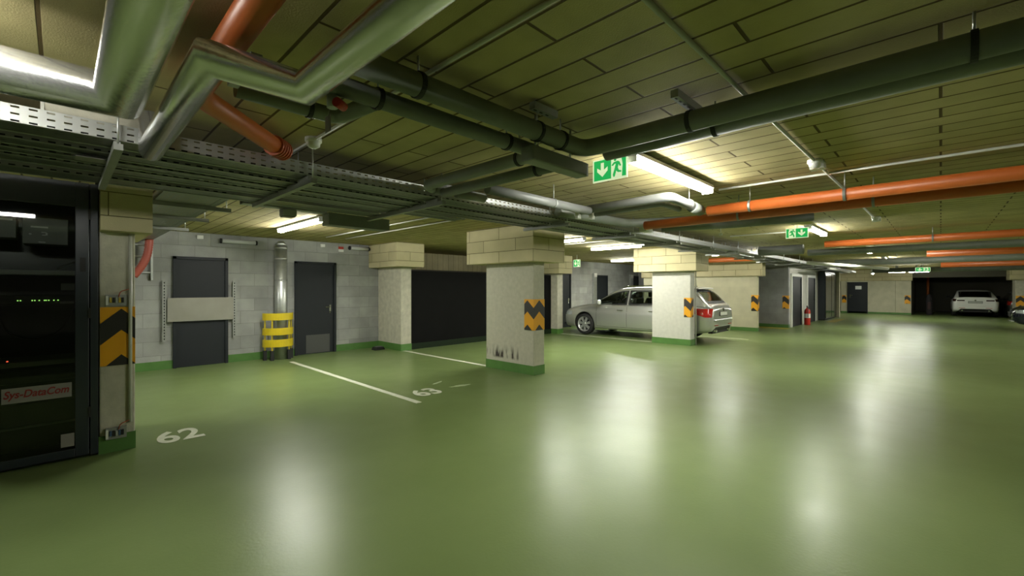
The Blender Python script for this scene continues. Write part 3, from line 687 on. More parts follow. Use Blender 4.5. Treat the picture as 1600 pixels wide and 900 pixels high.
bg = thing('insulated_pipe', 'short beige lagged pipe lying over the first tray beside the foil pipe', 'pipe', (0.2, 3.43, 2.43))
MB().tube([(-0.06, 3.43, 2.432), (0.42, 3.43, 2.425)], 0.048, 18).build('run', m_conc, bg)
box(-0.075, -0.061, 3.38, 3.48, 2.385, 2.48).build('end_plate', m_conduit, bg)
bx = thing('pipe_casing', 'square-ended dark insulated pipe box hanging before the exit sign', 'pipe', (2.1, 1.70, 2.2))
MB().box(1.88, 2.43, 1.665, 1.765, 2.195, 2.285).build('sleeve', m_insul, bx, bevel=0.012); box(2.431, 2.436, 1.67, 1.76, 2.198, 2.282).build('end_plate', m_insul, bx)
MB().tube([(2.0, 1.754, 2.285), (2.0, 1.754, 2.5)], 0.006, 8).build('hanger_rod', m_galv, bx); MB().tube([(2.35, 1.754, 2.285), (2.35, 1.754, 2.5)], 0.006, 8).build('hanger_rod', m_galv, bx)
pipe('drain_pipe', [(2.24, 3.12, 2.32), (2.42, 3.12, 2.32)], 0.05, m_grey, 'blunt grey pipe end beside the trays, left of the grey stub')
pipe('drain_pipe', [(2.47, 3.1, 2.31), (2.80, 3.1, 2.31)], 0.043, m_grey, 'short pale grey pipe stub just above the lit tray edge')
pipe('drain_pipe', [(2.55, 2.78, 2.31), (4.07, 2.78, 2.31)], 0.043, m_grey, 'pale grey pipe running along the trays before the exit sign', clamps=[((3.45, 2.78, 2.31), AX)])
ep = pipe('drain_pipe', [(4.16, 2.95, 2.345), (4.10, 1.87, 2.345), (4.78, 1.87, 2.31)], 0.046, m_grey, 'pale grey elbow pipe passing under the end of the lit exit lamp', rad=0.09, clamps=[((4.55, 1.87, 2.33), AX)])
pipe('drain_pipe', [(4.30, 2.85, 2.31), (4.22, 2.0, 2.31), (4.6, 2.0, 2.30)], 0.03, m_grey, 'slim grey pipe running under the pale elbow pipe', rad=0.06)
for x, y, l in ((4.185, 3.0, 'white square pipe end cap left of the slim grey pipe'), (4.32, 2.9, 'white square pipe end cap on the slim grey pipe')):
    t = box(x-0.03, x+0.03, y-0.01, y+0.03, 2.26, 2.38).build('end_cap', m_white); tag(t, l, 'pipe fitting')
fit = MB().tube([(4.62, 1.87, 2.315), (4.84, 1.87, 2.30)], 0.058, 18); fit.build('coupling', m_insul, ep)['label'] = 'dark coupling'
pipe('insulated_pipe', [(4.0, 3.16, 2.34), (4.5, 3.12, 2.34), (5.4, 3.05, 2.34), (5.9, 2.2, 2.36)], 0.055, m_insul, 'dark wrapped pipe lying over the trays below the pale elbow', rad=0.15)
pipe('insulated_pipe', [(6.3, 3.0, 2.36), (6.6, 2.0, 2.36), (6.9, 1.2, 2.4)], 0.06, m_insul, 'dark wrapped pipe end under the two orange pipes', rad=0.15)
og = 'orange drain pipes crossing the ceiling'
pipe('drain_pipe', [(4.93, 1.82, 2.30), (4.93, -4.0, 2.32)], 0.055, m_orange, 'nearest orange pipe crossing the ceiling to the right edge', clamps=[((4.93, 0.62, 2.304), AY), ((4.93, 1.40, 2.301), AY)], group=og)
pipe('drain_pipe', [(5.30, 2.75, 2.27), (5.30, -4.0, 2.28)], 0.055, m_orange, 'second orange pipe right behind the nearest one', clamps=[((5.30, 0.45, 2.2755), AY), ((5.30, 1.62, 2.272), AY)], group=og)
pipe('drain_pipe', [(10.4, 1.62, 2.31), (10.4, -4.0, 2.33)], 0.062, m_orange, 'third orange pipe, just past the second exit sign lamp', clamps=[((10.4, 0.1, 2.316), AY)], group=og)
pipe('drain_pipe', [(15.5, 8.4, 2.40), (15.5, 3.96, 2.40)], 0.075, m_orange, 'orange pipe passing behind the pale pillar head', group=og)
pipe('drain_pipe', [(14.9, 0.25, 2.30), (14.9, -4.0, 2.30)], 0.075, m_orange, 'fourth orange pipe along the hall, behind the dark grey crossing pipe', group=og)
pipe('drain_pipe', [(21.5, 0.0, 2.28), (21.5, -6.0, 2.28)], 0.10, m_orange, 'farthest orange pipe, near the end of the hall', group=og)
pipe('drain_pipe', [(36.2, 0.55, 0.0), (36.2, 0.55, 2.45)], 0.06, m_orange, 'upright orange pipe on the wall inside the dark far bay')
gg = 'grey drain pipes far down the hall'
pipe('drain_pipe', [(12.6, 2.3, 2.31), (12.6, -5, 2.31)], 0.075, m_insul, 'dark grey crossing pipe behind the third orange pipe', group=gg)
pipe('drain_pipe', [(17.2, 2.4, 2.26), (17.2, -5, 2.26)], 0.09, m_insul, 'dark grey crossing pipe behind the fourth orange pipe', group=gg)
pipe('drain_pipe', [(25.5, 2.2, 2.24), (25.5, -6, 2.24)], 0.10, m_insul, 'dark grey crossing pipe before the end of the hall', group=gg)
pipe('ventilation_duct', [(11.6, 3.1, 2.33), (11.6, 2.2, 2.33)], 0.11, m_grey, 'blunt grey duct hung beside the far trays', cat='duct')
pipe('drain_pipe', [(13.2, 2.4, 2.10), (18.2, 1.2, 2.07)], 0.045, m_conduit, 'pale pipe slanting beside the far ceiling lamps')
# valve with red lever
vv = thing('pipe_valve', 'valve with red handle and hanging tag under the foil elbow', 'valve', (0.80, 1.84, 2.24))
MB().tube([(0.80, 1.84, 2.22), (0.80, 1.84, 2.30)], 0.022, 14).build('body', m_galvd, vv)
MB().tube([(0.80, 1.80, 2.235), (0.845, 1.83, 2.235)], 0.02, 14).build('handle', m_red, vv)
MB().box(0.80, 0.803, 1.86, 1.91, 2.13, 2.20).tube([(0.801, 1.885, 2.2), (0.801, 1.86, 2.235)], 0.0015, 6).build('tag', m_label, vv)
# ceiling rails and small fittings
def rail(x0, x1, y0, y1, z0, z1, label, name='mounting_rail'):
    t = thing(name, label, 'rail', ((x0+x1)/2, (y0+y1)/2, z0)); mb = MB().box(x0, x1, y0, y1, z0, z1)
    ax = (x1-x0) > (y1-y0); L = max(x1-x0, y1-y0); n = int(L/0.05); s = mb
    for k in range(n):
        if ax: s.box(x0+0.012+k*0.05, x0+0.036+k*0.05, (y0+y1)/2-0.005, (y0+y1)/2+0.005, z0-0.001, z0-0.0001, m=1)
        else: s.box((x0+x1)/2-0.005, (x0+x1)/2+0.005, y0+0.012+k*0.05, y0+0.036+k*0.05, z0-0.001, z0-0.0001, m=1)
    s.build('channel', [m_galvd, m_seam], t)
rail(2.2, 2.56, 0.96, 1.0, 2.44, 2.48, 'short steel rail above the two dark crossing pipes')
rail(1.80, 2.0, 1.58, 1.62, 2.44, 2.48, 'short steel rail over the clamp of the upper dark pipe')
rail(0.50, 0.54, 1.86, 2.2, 2.33, 2.352, 'slotted rail slanting under the foil pipe elbow')

# conduits along the ceiling
cg = 'thin pale conduits on the ceiling'
def conduit(path, label, r=0.011): return tag(MB().tube(path, r, 10).build('conduit_pipe', m_conduit), label, 'pipe', cg)
zc = 2.487
conduit([(0.4, 0.76, zc), (8.2, 0.70, zc)], 'thin conduit joining the two ceiling detectors, starting at the top edge')
conduit([(4.80, 1.66, zc), (4.82, -4, zc)], 'thin conduit from the exit lamp end to the right edge')
conduit([(1.225, 3.9, zc), (1.225, 0.2, zc)], 'thin conduit from the trays past the round detector to the top edge')
conduit([(9.3, 3.0, zc), (9.3, 1.55, zc)], 'thin conduit at the end of the second exit lamp')
conduit([(3.75, 8.9, zc), (3.75, 4.8, zc)], 'thin conduit right of the lamp over bay 62')
conduit([(4.15, 8.9, zc), (4.15, 4.8, zc)], 'second thin conduit right of the lamp over bay 62')
conduit([(8.3, 7.0, zc), (8.3, 4.9, zc)], 'thin conduit over the bay behind the middle pillar')
tag(MB().tube([(11.375, 4.50, 0.0), (11.375, 4.50, 1.885)], 0.014, 10).build('conduit_pipe', m_conduit), 'upright pale conduit on the pale pillar before the silver car', 'pipe')
def detector(x, y, label, box_=False):
    t = thing('smoke_detector', label, 'detector', (x, y, 2.5))
    MB().lathe([(0, 2.5), (0.055, 2.5), (0.055, 2.475), (0.045, 2.468)], (x, y, 0), 'z', 20).build('base', m_white, t)
    MB().lathe([(0.045, 2.468), (0.042, 2.445), (0.02, 2.43), (0, 2.43)], (x, y, 0), 'z', 20).build('sensor_head', m_white, t)
    if box_: box(x+0.06, x+0.15, y-0.05, y+0.05, 2.44, 2.499).build('junction_box', m_white, t)
detector(1.225, 3.12, 'round ceiling detector before the cable trays')
detector(4.27, 0.73, 'white ceiling detector near the first exit lamp', True)
detector(8.3, 0.68, 'white ceiling detector near the second exit lamp', True)
for i, (x, y, z, l) in enumerate(((1.02, 7.9, 2.4, 'small white sensor hanging under the crosswise tray'), (7.6, 2.6, 2.36, 'small white sensor above the far trays'), (6.5, 7.6, 2.42, 'small white sensor on the ceiling left of the middle pillar head'))):
    t = thing('ceiling_sensor', l, 'sensor', (x, y, z)); MB().tube([(x, y, z), (x, y, 2.5)], 0.006, 8).build('stem', m_white, t); MB().lathe([(0, z-0.035), (0.025, z-0.03), (0.028, z), (0, z)], (x, y, 0), 'z', 16).build('head', m_white, t)

# ------------------------------------------------------------------ cable trays
TX0, TX1 = -1.6, 30.0
TR = [(3.28, 3.50, 2.285, 0.085), (3.555, 3.735, 2.27, 0.06), (3.78, 3.93, 2.265, 0.06), (3.985, 4.19, 2.265, 0.06), (4.30, 4.55, 2.255, 0.06)]
ORDN = ['first', 'second', 'third', 'fourth', 'fifth']
TL = ['first perforated cable tray, with the tall bright slotted edge', 'second perforated cable tray behind the bright slotted edge', 'third perforated cable tray, narrow, farthest one that runs the whole hall', 'fourth perforated cable tray, short, ending before the middle pillar', 'fifth perforated cable tray, short, nearest the server cabinet']
TE = [30.0, 30.0, 30.0, 3.3, 2.5]
for (y0, y1, z, h), l, TX1 in zip(TR, TL, TE):
    t = thing('cable_tray', l, 'cable tray', (TX0, y0, z), 'parallel perforated cable trays along the hall')
    box(TX0, TX1, y0+0.002, y1-0.002, z, z+0.0015).build('base_sheet', m_tray_b, t)
    for q in (y0, y1-0.03): box(TX0, TX1, q, q+0.03, z-0.004, z-0.0005).build('bottom_lip', m_galvd, t)
    box(TX0, TX1, y0, y0+0.0015, z, z+h).build('side_flange', m_tray_s, t); box(TX0, TX1, y1-0.0015, y1, z, z+h).build('side_flange', m_tray_s, t)
    # cables lying in the tray
for k in range(20):
    i = k % 5; y0, y1, z, h = TR[i]; y = y0+0.024+(k//5)*0.034; r = 0.010+0.002*(k % 3)
    rd = random.Random(k); P = [(TX0+0.2+q*0.8, y+rd.uniform(-0.003, 0.003), z+0.003+r) for q in range(int((TE[i]-TX0-0.3)/0.8))]
    tag(MB().tube(P, r, 8).build('cable', (m_black, m_black, m_equip)[k % 3]), 'dark cable lying lengthwise in the %s cable tray' % ORDN[i], 'cable', 'cables lying in the %s cable tray' % ORDN[i])
ORD = ['first', 'second', 'third', 'fourth', 'fifth', 'sixth', 'seventh', 'eighth', 'ninth', 'tenth', 'eleventh', 'twelfth', 'thirteenth', 'fourteenth', 'fifteenth']
bxs = [0.22, 1.27, 2.42, 4.3, 5.9, 7.5, 9.1, 10.6, 12.6, 14.6, 16.6, 18.6, 20.6, 23.0, 26.0]
for k, x in enumerate(bxs):
    t = thing('tray_hanger', '%s crossbar and rods carrying the cable trays, counted from the server cabinet' % ORD[k], 'hanger', (x, 3.9, 2.2), 'tray hangers')
    ye = 4.62 if x < 2.5 else (4.25 if x < 3.3 else 3.965)
    box(x-0.02, x+0.02, 3.22, ye, 2.215, 2.25).build('crossbar', m_galvd, t)
    for y in [q for q in (3.25, 3.527, 3.757, 3.957, 4.24, 4.59) if q < ye]: MB().tube([(x, y, 2.25), (x, y, H)], 0.005, 8).build('threaded_rod', m_galv, t)
    for (y0, y1, z, h) in [q for q in TR if q[1] < ye]: box(x-0.015, x+0.015, y0+0.02, y1-0.02, 2.25, z-0.0045).build('packer', m_galvd, t)
# thin tie rods above the far trays
for k in range(12):
    x = 7.9+k*0.55; tag(MB().tube([(x, 3.62, 2.27), (x+0.02, 3.62, H)], 0.006, 6).build('tie_rod', m_galv), 'thin steel tie rod between ceiling and the far cable trays', 'rod', 'tie rods above the far cable trays')
# crosswise tray to the back wall
ct = thing('cable_tray', 'crosswise cable tray running from the main trays to the block wall', 'cable tray', (0.9, 4.65, 2.3))
box(0.62, 1.12, 4.66, 9.9, 2.30, 2.302).build('base_sheet', m_tray_v, ct)
for x in (0.62, 1.118): box(x, x+0.002, 4.66, 9.9, 2.30, 2.36).build('side_flange', m_galvd, ct)
for y, l in ((5.4, 'first short bar under the crosswise cable tray'), (6.4, 'second short bar under the crosswise cable tray'), (7.6, 'third short bar under the crosswise cable tray')):
    t = thing('tray_hanger', l, 'hanger', (0.9, y, 2.26)); box(0.5, 1.26, y-0.02, y+0.02, 2.26, 2.298).build('crossbar', m_galvd, t)
    for x in (0.54, 1.22): MB().tube([(x, y, 2.298), (x, y, H)], 0.005, 8).build('threaded_rod', m_galv, t)
# side tray behind main trays and dark hanging trough
t = thing('cable_trough', 'dark open cable trough hanging below the trays by the lamp', 'trough', (2.35, 4.75, 2.14))
MB().box(2.0, 2.72, 4.68, 4.69, 2.14, 2.27).box(2.0, 2.72, 4.84, 4.85, 2.14, 2.27).box(2.0, 2.72, 4.69, 4.84, 2.14, 2.15).box(2.0, 2.01, 4.69, 4.84, 2.15, 2.27).box(2.71, 2.72, 4.69, 4.84, 2.15, 2.27).build('body', m_insul, t)
for x in (2.1, 2.6): MB().tube([(x, 4.685, 2.27), (x, 4.685, H)], 0.005, 8).build('threaded_rod', m_galv, t)
t = thing('cable_trough', 'slim dark cable trough along the back of the trays near the lamp', 'trough', (1.3, 4.8, 2.3)); MB().box(1.2, 1.99, 4.70, 4.82, 2.26, 2.265).box(1.2, 1.99, 4.70, 4.705, 2.265, 2.32).box(1.2, 1.99, 4.815, 4.82, 2.265, 2.32).build('body', m_galvd, t)
for x in (1.3, 1.9): MB().tube([(x, 4.76, 2.265), (x, 4.76, H)], 0.005, 8).build('threaded_rod', m_galv, t)
tp = box(0.06, 0.19, 3.66, 3.78, 2.243, 2.246).build('tray_tag', m_label); tag(tp, 'small blank beige plate under the trays above the server cabinet', 'plate')
tb = thing('junction_box', 'clear-lidded junction box under the trays left of the dark trough', 'box', (1.62, 4.76, 2.2)); box(1.55, 1.68, 4.70, 4.82, 2.19, 2.255).build('body', m_equipl, tb, bevel=0.006); box(1.56, 1.67, 4.71, 4.81, 2.18, 2.19).build('lid', m_label, tb)
for x, l in ((6.15, 'white junction box above the trays behind the pale elbow'),):
    t = thing('junction_box', l, 'box', (x, 3.1, 2.3)); box(x-0.1, x+0.1, 3.12, 3.24, 2.30, 2.38).build('body', m_white, t, bevel=0.006); MB().tube([(x, 3.18, 2.38), (x, 3.18, H)], 0.006, 8).build('hanger_rod', m_galv, t)

# ------------------------------------------------------------------ lamps and exit signs
LG = 'lit tube lamps'
ZL = 2.425
tube_lamp(2.98, 4.52, 1.67, 1.67, ZL-0.02, 'big bright tube lamp joined to the nearest green exit sign', True, LG)
tube_lamp(-1.05, -0.22, 2.2, 2.2, 2.365, 'lit short tube lamp just outside the left edge by the thick foil pipe', True, LG)
tube_lamp(2.66, 2.66, 6.45, 8.2, ZL, 'lit tube lamp on the ceiling over bay 62 before the block wall', True, LG)
tube_lamp(7.45, 7.45, 5.2, 6.7, ZL, 'lit tube lamp just right of the middle pillar head', True, LG)
tube_lamp(9.5, 9.5, 4.75, 6.4, ZL, 'lit tube lamp between the middle pillar and the pale pillar, nearer one', True, LG)
tube_lamp(14.2, 14.2, 7.0, 8.7, ZL, 'lit tube lamp over the silver car, behind the nearer one', True, LG)
tube_lamp(13.6, 13.6, 3.3, 4.9, ZL, 'lit tube lamp right of the pale pillar head', True, LG)
tube_lamp(8.55, 9.9, 1.56, 1.56, ZL, 'lit tube lamp joined to the second green exit sign', True, LG)
tube_lamp(14.2, 15.8, 1.42, 1.42, ZL, 'lit tube lamp far along, past the third orange pipe', True, LG)
tube_lamp(19.0, 20.6, 1.36, 1.36, ZL, 'small lit tube lamp farther along past the fourth orange pipe', True, LG)
pipe('drain_pipe', [(20.0, 3.0, 2.2), (26.0, 3.1, 2.2)], 0.04, m_conduit, 'thin pale pipe over the floor before the dark glossy cabinet')
tube_lamp(27.5, 27.5, 1.18, 1.78, 2.19, 'left one of the two lamps before the far bay', True, LG)
tube_lamp(27.5, 27.5, 0.38, 1.08, 2.19, 'right one of the two lamps before the far bay', True, LG)
tube_lamp(29.6, 30.3, 2.6, 2.6, 2.2, 'added thin lit tube lamp before the dark door in the far end wall', True, LG)  # added to brighten the end wall
for k, x in enumerate((8.4, 13.4, 19.0, 26.0)):  # row added out of view to raise the brightness of the hall
    tube_lamp(x, x+1.55, -4.6, -4.6, ZL, 'added lit tube lamp of an unseen right-hand row over the driveway', True, 'added lamps of the right-hand row outside the frame')
tube_lamp(-2.3, -2.3, 6.45, 8.2, ZL, 'added unseen lit tube lamp over the bay left of the server cabinet', True, LG)  # added out of view to lift the light on the block wall
def exit_sign(x, y0, y1, z0, z1, label, mirror=False, group='green exit signs'):
    # double-sided plate in a plane across the hall, seen from -X: left edge is y1
    t = thing('exit_sign', label, 'sign', (x, (y0+y1)/2, z0), group); W = y1-y0; Hh = z1-z0
    box(x, x+0.012, y0, y1, z0, z1).build('panel', m_swhite, t)
    def P(poly, m, name, w0=0.0005, d=0.0015):
        fn = lambda u, v, w: (x-w0-w, y1-(u if not mirror else 1-u)*W, z0+v*Hh)
        pl = poly if not mirror else poly[::-1]
        return MB().prism(pl, fn, d).build(name, m, t)
    P([(0.04, 0.06), (0.55, 0.06), (0.55, 0.94), (0.04, 0.94)], m_sgreen, 'green_field')
    P([(0.25, 0.82), (0.25, 0.50), (0.14, 0.62), (0.14, 0.45), (0.295, 0.2), (0.45, 0.45), (0.45, 0.62), (0.34, 0.50), (0.34, 0.82)], m_swhite, 'arrow', 0.0022)
    P([(0.86, 0.08), (0.97, 0.08), (0.97, 0.94), (0.84, 0.94), (0.88, 0.6)], m_sgreen, 'doorway_mark')
    # running figure: head, trunk, arms, legs
    man = t
    hd = [(0.665+0.035*math.cos(2*PI*k/12), 0.83+0.055*math.sin(2*PI*k/12)) for k in range(12)]
    P(hd, m_sgreen, 'figure_head')
    body = [(0.56, 0.62), (0.60, 0.585), (0.655, 0.66), (0.685, 0.66), (0.65, 0.45), (0.60, 0.20), (0.62, 0.10), (0.655, 0.12), (0.70, 0.36), (0.74, 0.28), (0.84, 0.26), (0.84, 0.33), (0.775, 0.36), (0.745, 0.47), (0.765, 0.62), (0.80, 0.52), (0.835, 0.55), (0.79, 0.72), (0.74, 0.77), (0.63, 0.74)]
    P(body, m_sgreen, 'figure_body')
    MB().box(x, x+0.012, (y0+y1)/2-0.005, (y0+y1)/2+0.005, z1, H).build('mount', m_white, t)
    return t
exit_sign(2.93, 1.665, 1.965, 2.285, 2.46, 'nearest green exit sign with arrow and running figure')
exit_sign(8.48, 1.54, 1.86, 2.285, 2.45, 'second green exit sign with arrow right of the running figure', mirror=True)
exit_sign(17.6, 0.75, 1.15, 2.2, 2.36, 'third green exit sign, far down the hall over the pipes')
exit_sign(24.5, 0.3, 0.75, 2.12, 2.30, 'farthest green exit sign before the dark bay')
t = exit_sign(11.3, 8.05, 8.3, 2.12, 2.35, 'green exit sign hung near the rear pillar by the silver car')

# ------------------------------------------------------------------ cars
def cr(keys, x):
    # smooth interpolation through (x, value) keys
    if x <= keys[0][0]: return keys[0][1]
    if x >= keys[-1][0]: return keys[-1][1]
    for i in range(len(keys)-1):
        if keys[i][0] <= x <= keys[i+1][0]:
            x0, y0 = keys[i]; x1, y1 = keys[i+1]; h = x1-x0; t = (x-x0)/h
            def slope(j):
                if j <= 0 or j >= len(keys)-1: return (keys[min(j+1, len(keys)-1)][1]-keys[max(j-1, 0)][1])/max(1e-6, keys[min(j+1, len(keys)-1)][0]-keys[max(j-1, 0)][0])
                a = (keys[j][1]-keys[j-1][1])/(keys[j][0]-keys[j-1][0]); b = (keys[j+1][1]-keys[j][1])/(keys[j+1][0]-keys[j][0])
                return 0 if a*b <= 0 else 2*a*b/(a+b)
            m0, m1 = slope(i), slope(i+1)
            return (2*t**3-3*t*t+1)*y0+(t**3-2*t*t+t)*h*m0+(-2*t**3+3*t*t)*y1+(t**3-t*t)*h*m1
def lin(a, b, n): return [a+(b-a)*k/n for k in range(n+1)]

def car(label, cat, paint, estate=True, group=None, loc=(0, 0, 0), rz=0, scale=1.0, detail=True):
    r = thing('car', label, cat, loc, group, rz, local=True); r.scale = (scale,)*3
    FW, RW, R = 1.45, -1.31, 0.333
    w_k = [(-2.42, 0.70), (-2.38, 0.79), (-2.25, 0.855), (-1.9, 0.89), (-1.0, 0.905), (0.8, 0.905), (1.6, 0.885), (2.05, 0.83), (2.28, 0.72), (2.40, 0.55), (2.42, 0.45)]
    zb_k = [(-2.42, 0.44), (-2.36, 0.33), (-2.1, 0.27), (-1.6, 0.22), (1.6, 0.20), (2.2, 0.22), (2.42, 0.32)]
    if estate: zt_k = [(-2.42, 0.86), (-2.38, 0.93), (-2.3, 0.99), (-1.5, 0.985), (0, 0.955), (0.9, 0.945), (1.15, 0.955), (1.6, 0.91), (2.1, 0.80), (2.33, 0.70), (2.42, 0.60)]
    else: zt_k = [(-2.42, 0.94), (-2.39, 1.02), (-2.3, 1.05), (-1.9, 1.04), (-1.2, 0.99), (0, 0.955), (0.9, 0.945), (1.15, 0.955), (1.6, 0.91), (2.1, 0.80), (2.33, 0.70), (2.42, 0.60)]
    W = lambda x: cr(w_k, x); ZB = lambda x: cr(zb_k, x); ZT = lambda x: cr(zt_k, x)
    def sect(x):
        w, b, t = W(x), ZB(x), ZT(x); h = t-b
        return [(0, b), (w-0.16, b), (w-0.05, b+0.02*1), (w-0.025, b+0.12*h), (w-0.012, b+0.2*h), (w-0.004, b+0.35*h), (w, b+0.5*h), (w, b+0.62*h), (w-0.004, b+0.72*h), (w-0.018, b+0.74*h), (w-0.03, b+0.86*h), (w-0.055, b+0.95*h), (w-0.10, t), (w-0.2, t+0.012), (w*0.45, t+0.03), (0, t+0.035)]
    def yside(x, z):
        s = sect(x)[2:13]
        for (y0, z0), (y1, z1) in zip(s[:-1], s[1:]):
            if z0 <= z <= z1: return y0+(y1-y0)*(z-z0)/max(1e-6, z1-z0)
        return s[-1][0] if z > s[-1][1] else s[0][0]
    xs = sorted(set([round(-2.42+0.0605*k, 4) for k in range(81)]+[-2.40, -2.36, 2.39, 2.41]))
    xs[-1] = 2.42
    rings = []
    for x in xs:
        s = sect(x); rings.append([(x, y, z) for y, z in s]+[(x, -y, z) for y, z in s[-2:0:-1]])
    n = len(rings[0]); mb = MB(); mb.v = [p for rg in rings for p in rg]
    gx0, gx1 = (-2.26, 1.12) if estate else (-2.0, 1.12)
    nt_ = 16
    for i in range(len(xs)-1):
        for j in range(n):
            mb.f.append([i*n+j, i*n+(j+1) % n, (i+1)*n+(j+1) % n, (i+1)*n+j]); mb.sm.append(True)
            xm = (xs[i]+xs[i+1])/2
            top = 12 < j < 17
            mb.m.append(1 if (top and gx0 < xm < gx1) else (2 if (j in (0, n-1)) else 0))
    mb.f.append(list(range(n))[::-1]); mb.m.append(0); mb.sm.append(False)
    mb.f.append([(len(xs)-1)*n+j for j in range(n)]); mb.m.append(0); mb.sm.append(False)
    m_int = mat('car_interior', (0.022, 0.024, 0.022), 0.8)
    body = mb.build('body', [paint, m_int, m_black], r)
    bm = bmesh.new(); bm.from_mesh(body.data); bmesh.ops.recalc_face_normals(bm, faces=bm.faces); bm.to_mesh(body.data); bm.free()
    # wheel arches cut out of the body
    for wx in (FW, RW):
        c = MB().tube([(wx, -1.2, R+0.01), (wx, -0.62, R+0.01)], 0.375, 40).build('arch_cut', m_black)
        c2 = MB().tube([(wx, 0.62, R+0.01), (wx, 1.2, R+0.01)], 0.375, 40).build('arch_cut', m_black)
        for q in (c, c2):
            bm = bmesh.new(); bm.from_mesh(q.data); bmesh.ops.recalc_face_normals(bm, faces=bm.faces); bm.to_mesh(q.data); bm.free()
            q.parent = r; md = body.modifiers.new('arch', 'BOOLEAN'); md.object = q; md.operation = 'DIFFERENCE'; md.solver = 'EXACT'
            bpy.context.view_layer.update()
            me = bpy.data.meshes.new_from_object(body.evaluated_get(bpy.context.evaluated_depsgraph_get()))
            body.modifiers.clear(); old = body.data; body.data = me; bpy.data.meshes.remove(old); me.name = 'body'; bpy.data.objects.remove(q)
        for p in body.data.polygons:
            d = math.hypot(p.center.x-wx, p.center.z-R-0.01)
            if d < 0.3765 and (abs(p.normal.y) < 0.35 or abs(p.center.y) < 0.63) and abs(p.center.y) > 0.5: p.material_index = 2
    # greenhouse shell with window openings
    if estate: zr_k = [(-2.34, 0.98), (-2.28, 1.03), (-2.05, 1.27), (-1.9, 1.40), (-1.78, 1.445), (-1.5, 1.465), (-0.8, 1.49), (-0.2, 1.495), (0.15, 1.475), (0.45, 1.40), (0.8, 1.20), (1.16, 0.965), (1.2, 0.93)]
    else: zr_k = [(-2.1, 1.0), (-1.95, 1.06), (-1.5, 1.24), (-1.1, 1.37), (-0.7, 1.44), (-0.3, 1.46), (0.0, 1.455), (0.4, 1.39), (0.8, 1.20), (1.16, 0.965), (1.2, 0.93)]
    ZR = lambda x: cr(zr_k, x)
    WB = lambda x: W(x)-0.085
    def gsec(x):
        b = ZT(x)-0.01; h = max(0.001, ZR(x)-b); wb = WB(x); tt = 0.36
        wt = wb-tt*0.82*h
        return [(wb, b), (wb-tt*0.2*h, b+0.2*h), (wb-tt*0.4*h, b+0.4*h), (wb-tt*0.6*h, b+0.6*h), (wb-tt*0.74*h, b+0.74*h), (wt, b+0.82*h), (wt-0.03, b+0.9*h), (wt-0.09, b+0.955*h), (wt-0.2, b+0.985*h), (wt*0.4, ZR(x)+0.0), (0, ZR(x)+0.004)]
    def gy(x, z):
        s = gsec(x)[:7]
        for (y0, z0), (y1, z1) in zip(s[:-1], s[1:]):
            if z <= z1: return y0+(y1-y0)*(z-z0)/max(1e-6, z1-z0)
        return s[-1][0]
    def gz(x, y):
        s = gsec(x)[::-1]; y = abs(y)
        for (y0, z0), (y1, z1) in zip(s[:-1], s[1:]):
            if y <= y1: return z0+(z1-z0)*(y-y0)/max(1e-6, y1-y0)
        return s[-1][1]
    belt = lambda x: ZT(x)+0.035
    rear_x = -2.02 if estate else -1.35
    def wtop(x):
        return ZT(x)-0.01+0.80*(ZR(x)-ZT(x)+0.01)-0.012
    wins = [('front_side_window', 0.0, 0.93), ('rear_side_window', -0.92, -0.07)]+([('quarter_window', -1.86, -1.0)] if estate else [('quarter_window', -1.35, -1.0)])
    gxs = [zr_k[0][0]+(zr_k[-1][0]-zr_k[0][0])*k/110 for k in range(111)]
    gm = MB(); rg = []
    for x in gxs:
        s = gsec(x); rg.append([(x, y, z) for y, z in s]+[(x, -y, z) for y, z in s[-2::-1]])
    gn = len(rg[0]); gm.v = [p for q in rg for p in q]
    ws0, ws1 = 0.30, 1.10
    rw0, rw1 = (-2.24, -1.93) if estate else (-1.95, -1.12)
    for i in range(len(gxs)-1):
        for j in range(gn-1):
            xm = (gxs[i]+gxs[i+1])/2; q = [rg[i][j], rg[i][j+1], rg[i+1][j], rg[i+1][j+1]]; zm = sum(p[2] for p in q)/4; ym = sum(p[1] for p in q)/4
            side = j < 5 or j >= gn-6
            hole = False
            if side:
                for _, a, b in wins:
                    if a+0.02 < xm < b-0.02 and belt(xm) < zm < wtop(xm)-0.005: hole = True
            else:
                if ws0+0.02 < xm < ws1-0.02 and abs(ym) < WB(xm)-0.36*0.82*(ZR(xm)-ZT(xm))-0.09: hole = True
                if rw0+0.02 < xm < rw1-0.02 and abs(ym) < 0.56: hole = True
            if not hole: gm.f.append([i*gn+j, (i+1)*gn+j, (i+1)*gn+j+1, i*gn+j+1]); gm.m.append(0); gm.sm.append(True)
    gm.build('roof', paint, r)
    # glass panes and black frames
    for nm, a, b in wins:
        for sg in (1, -1):
            us = lin(a, b, 18)
            f = lambda x, t, o=0.004: (x, sg*(gy(x, belt(x)-0.02+t*(max(belt(x)-0.015, wtop(x)+0.015)-belt(x)+0.02))+o), belt(x)-0.02+t*(max(belt(x)-0.015, wtop(x)+0.015)-belt(x)+0.02))
            p = MB().grid(f, us, lin(0, 1, 6), flip=(sg < 0)).build(nm, m_cglass, r)
            fr = MB(); g = lambda x, t: f(x, t, 0.006)
            fr.grid(g, us, (0, 0.07), flip=(sg < 0)); fr.grid(g, us, (0.93, 1.0), flip=(sg < 0)); fr.grid(g, (a-0.012, a+0.03), lin(0, 1, 6), flip=(sg < 0)); fr.grid(g, (b-0.03, b+0.012), lin(0, 1, 6), flip=(sg < 0))
            fr.build('window_frame', m_black, p)
    hw = lambda x: max(0.3, WB(x)-0.36*0.82*max(0, ZR(x)-ZT(x))-0.07)
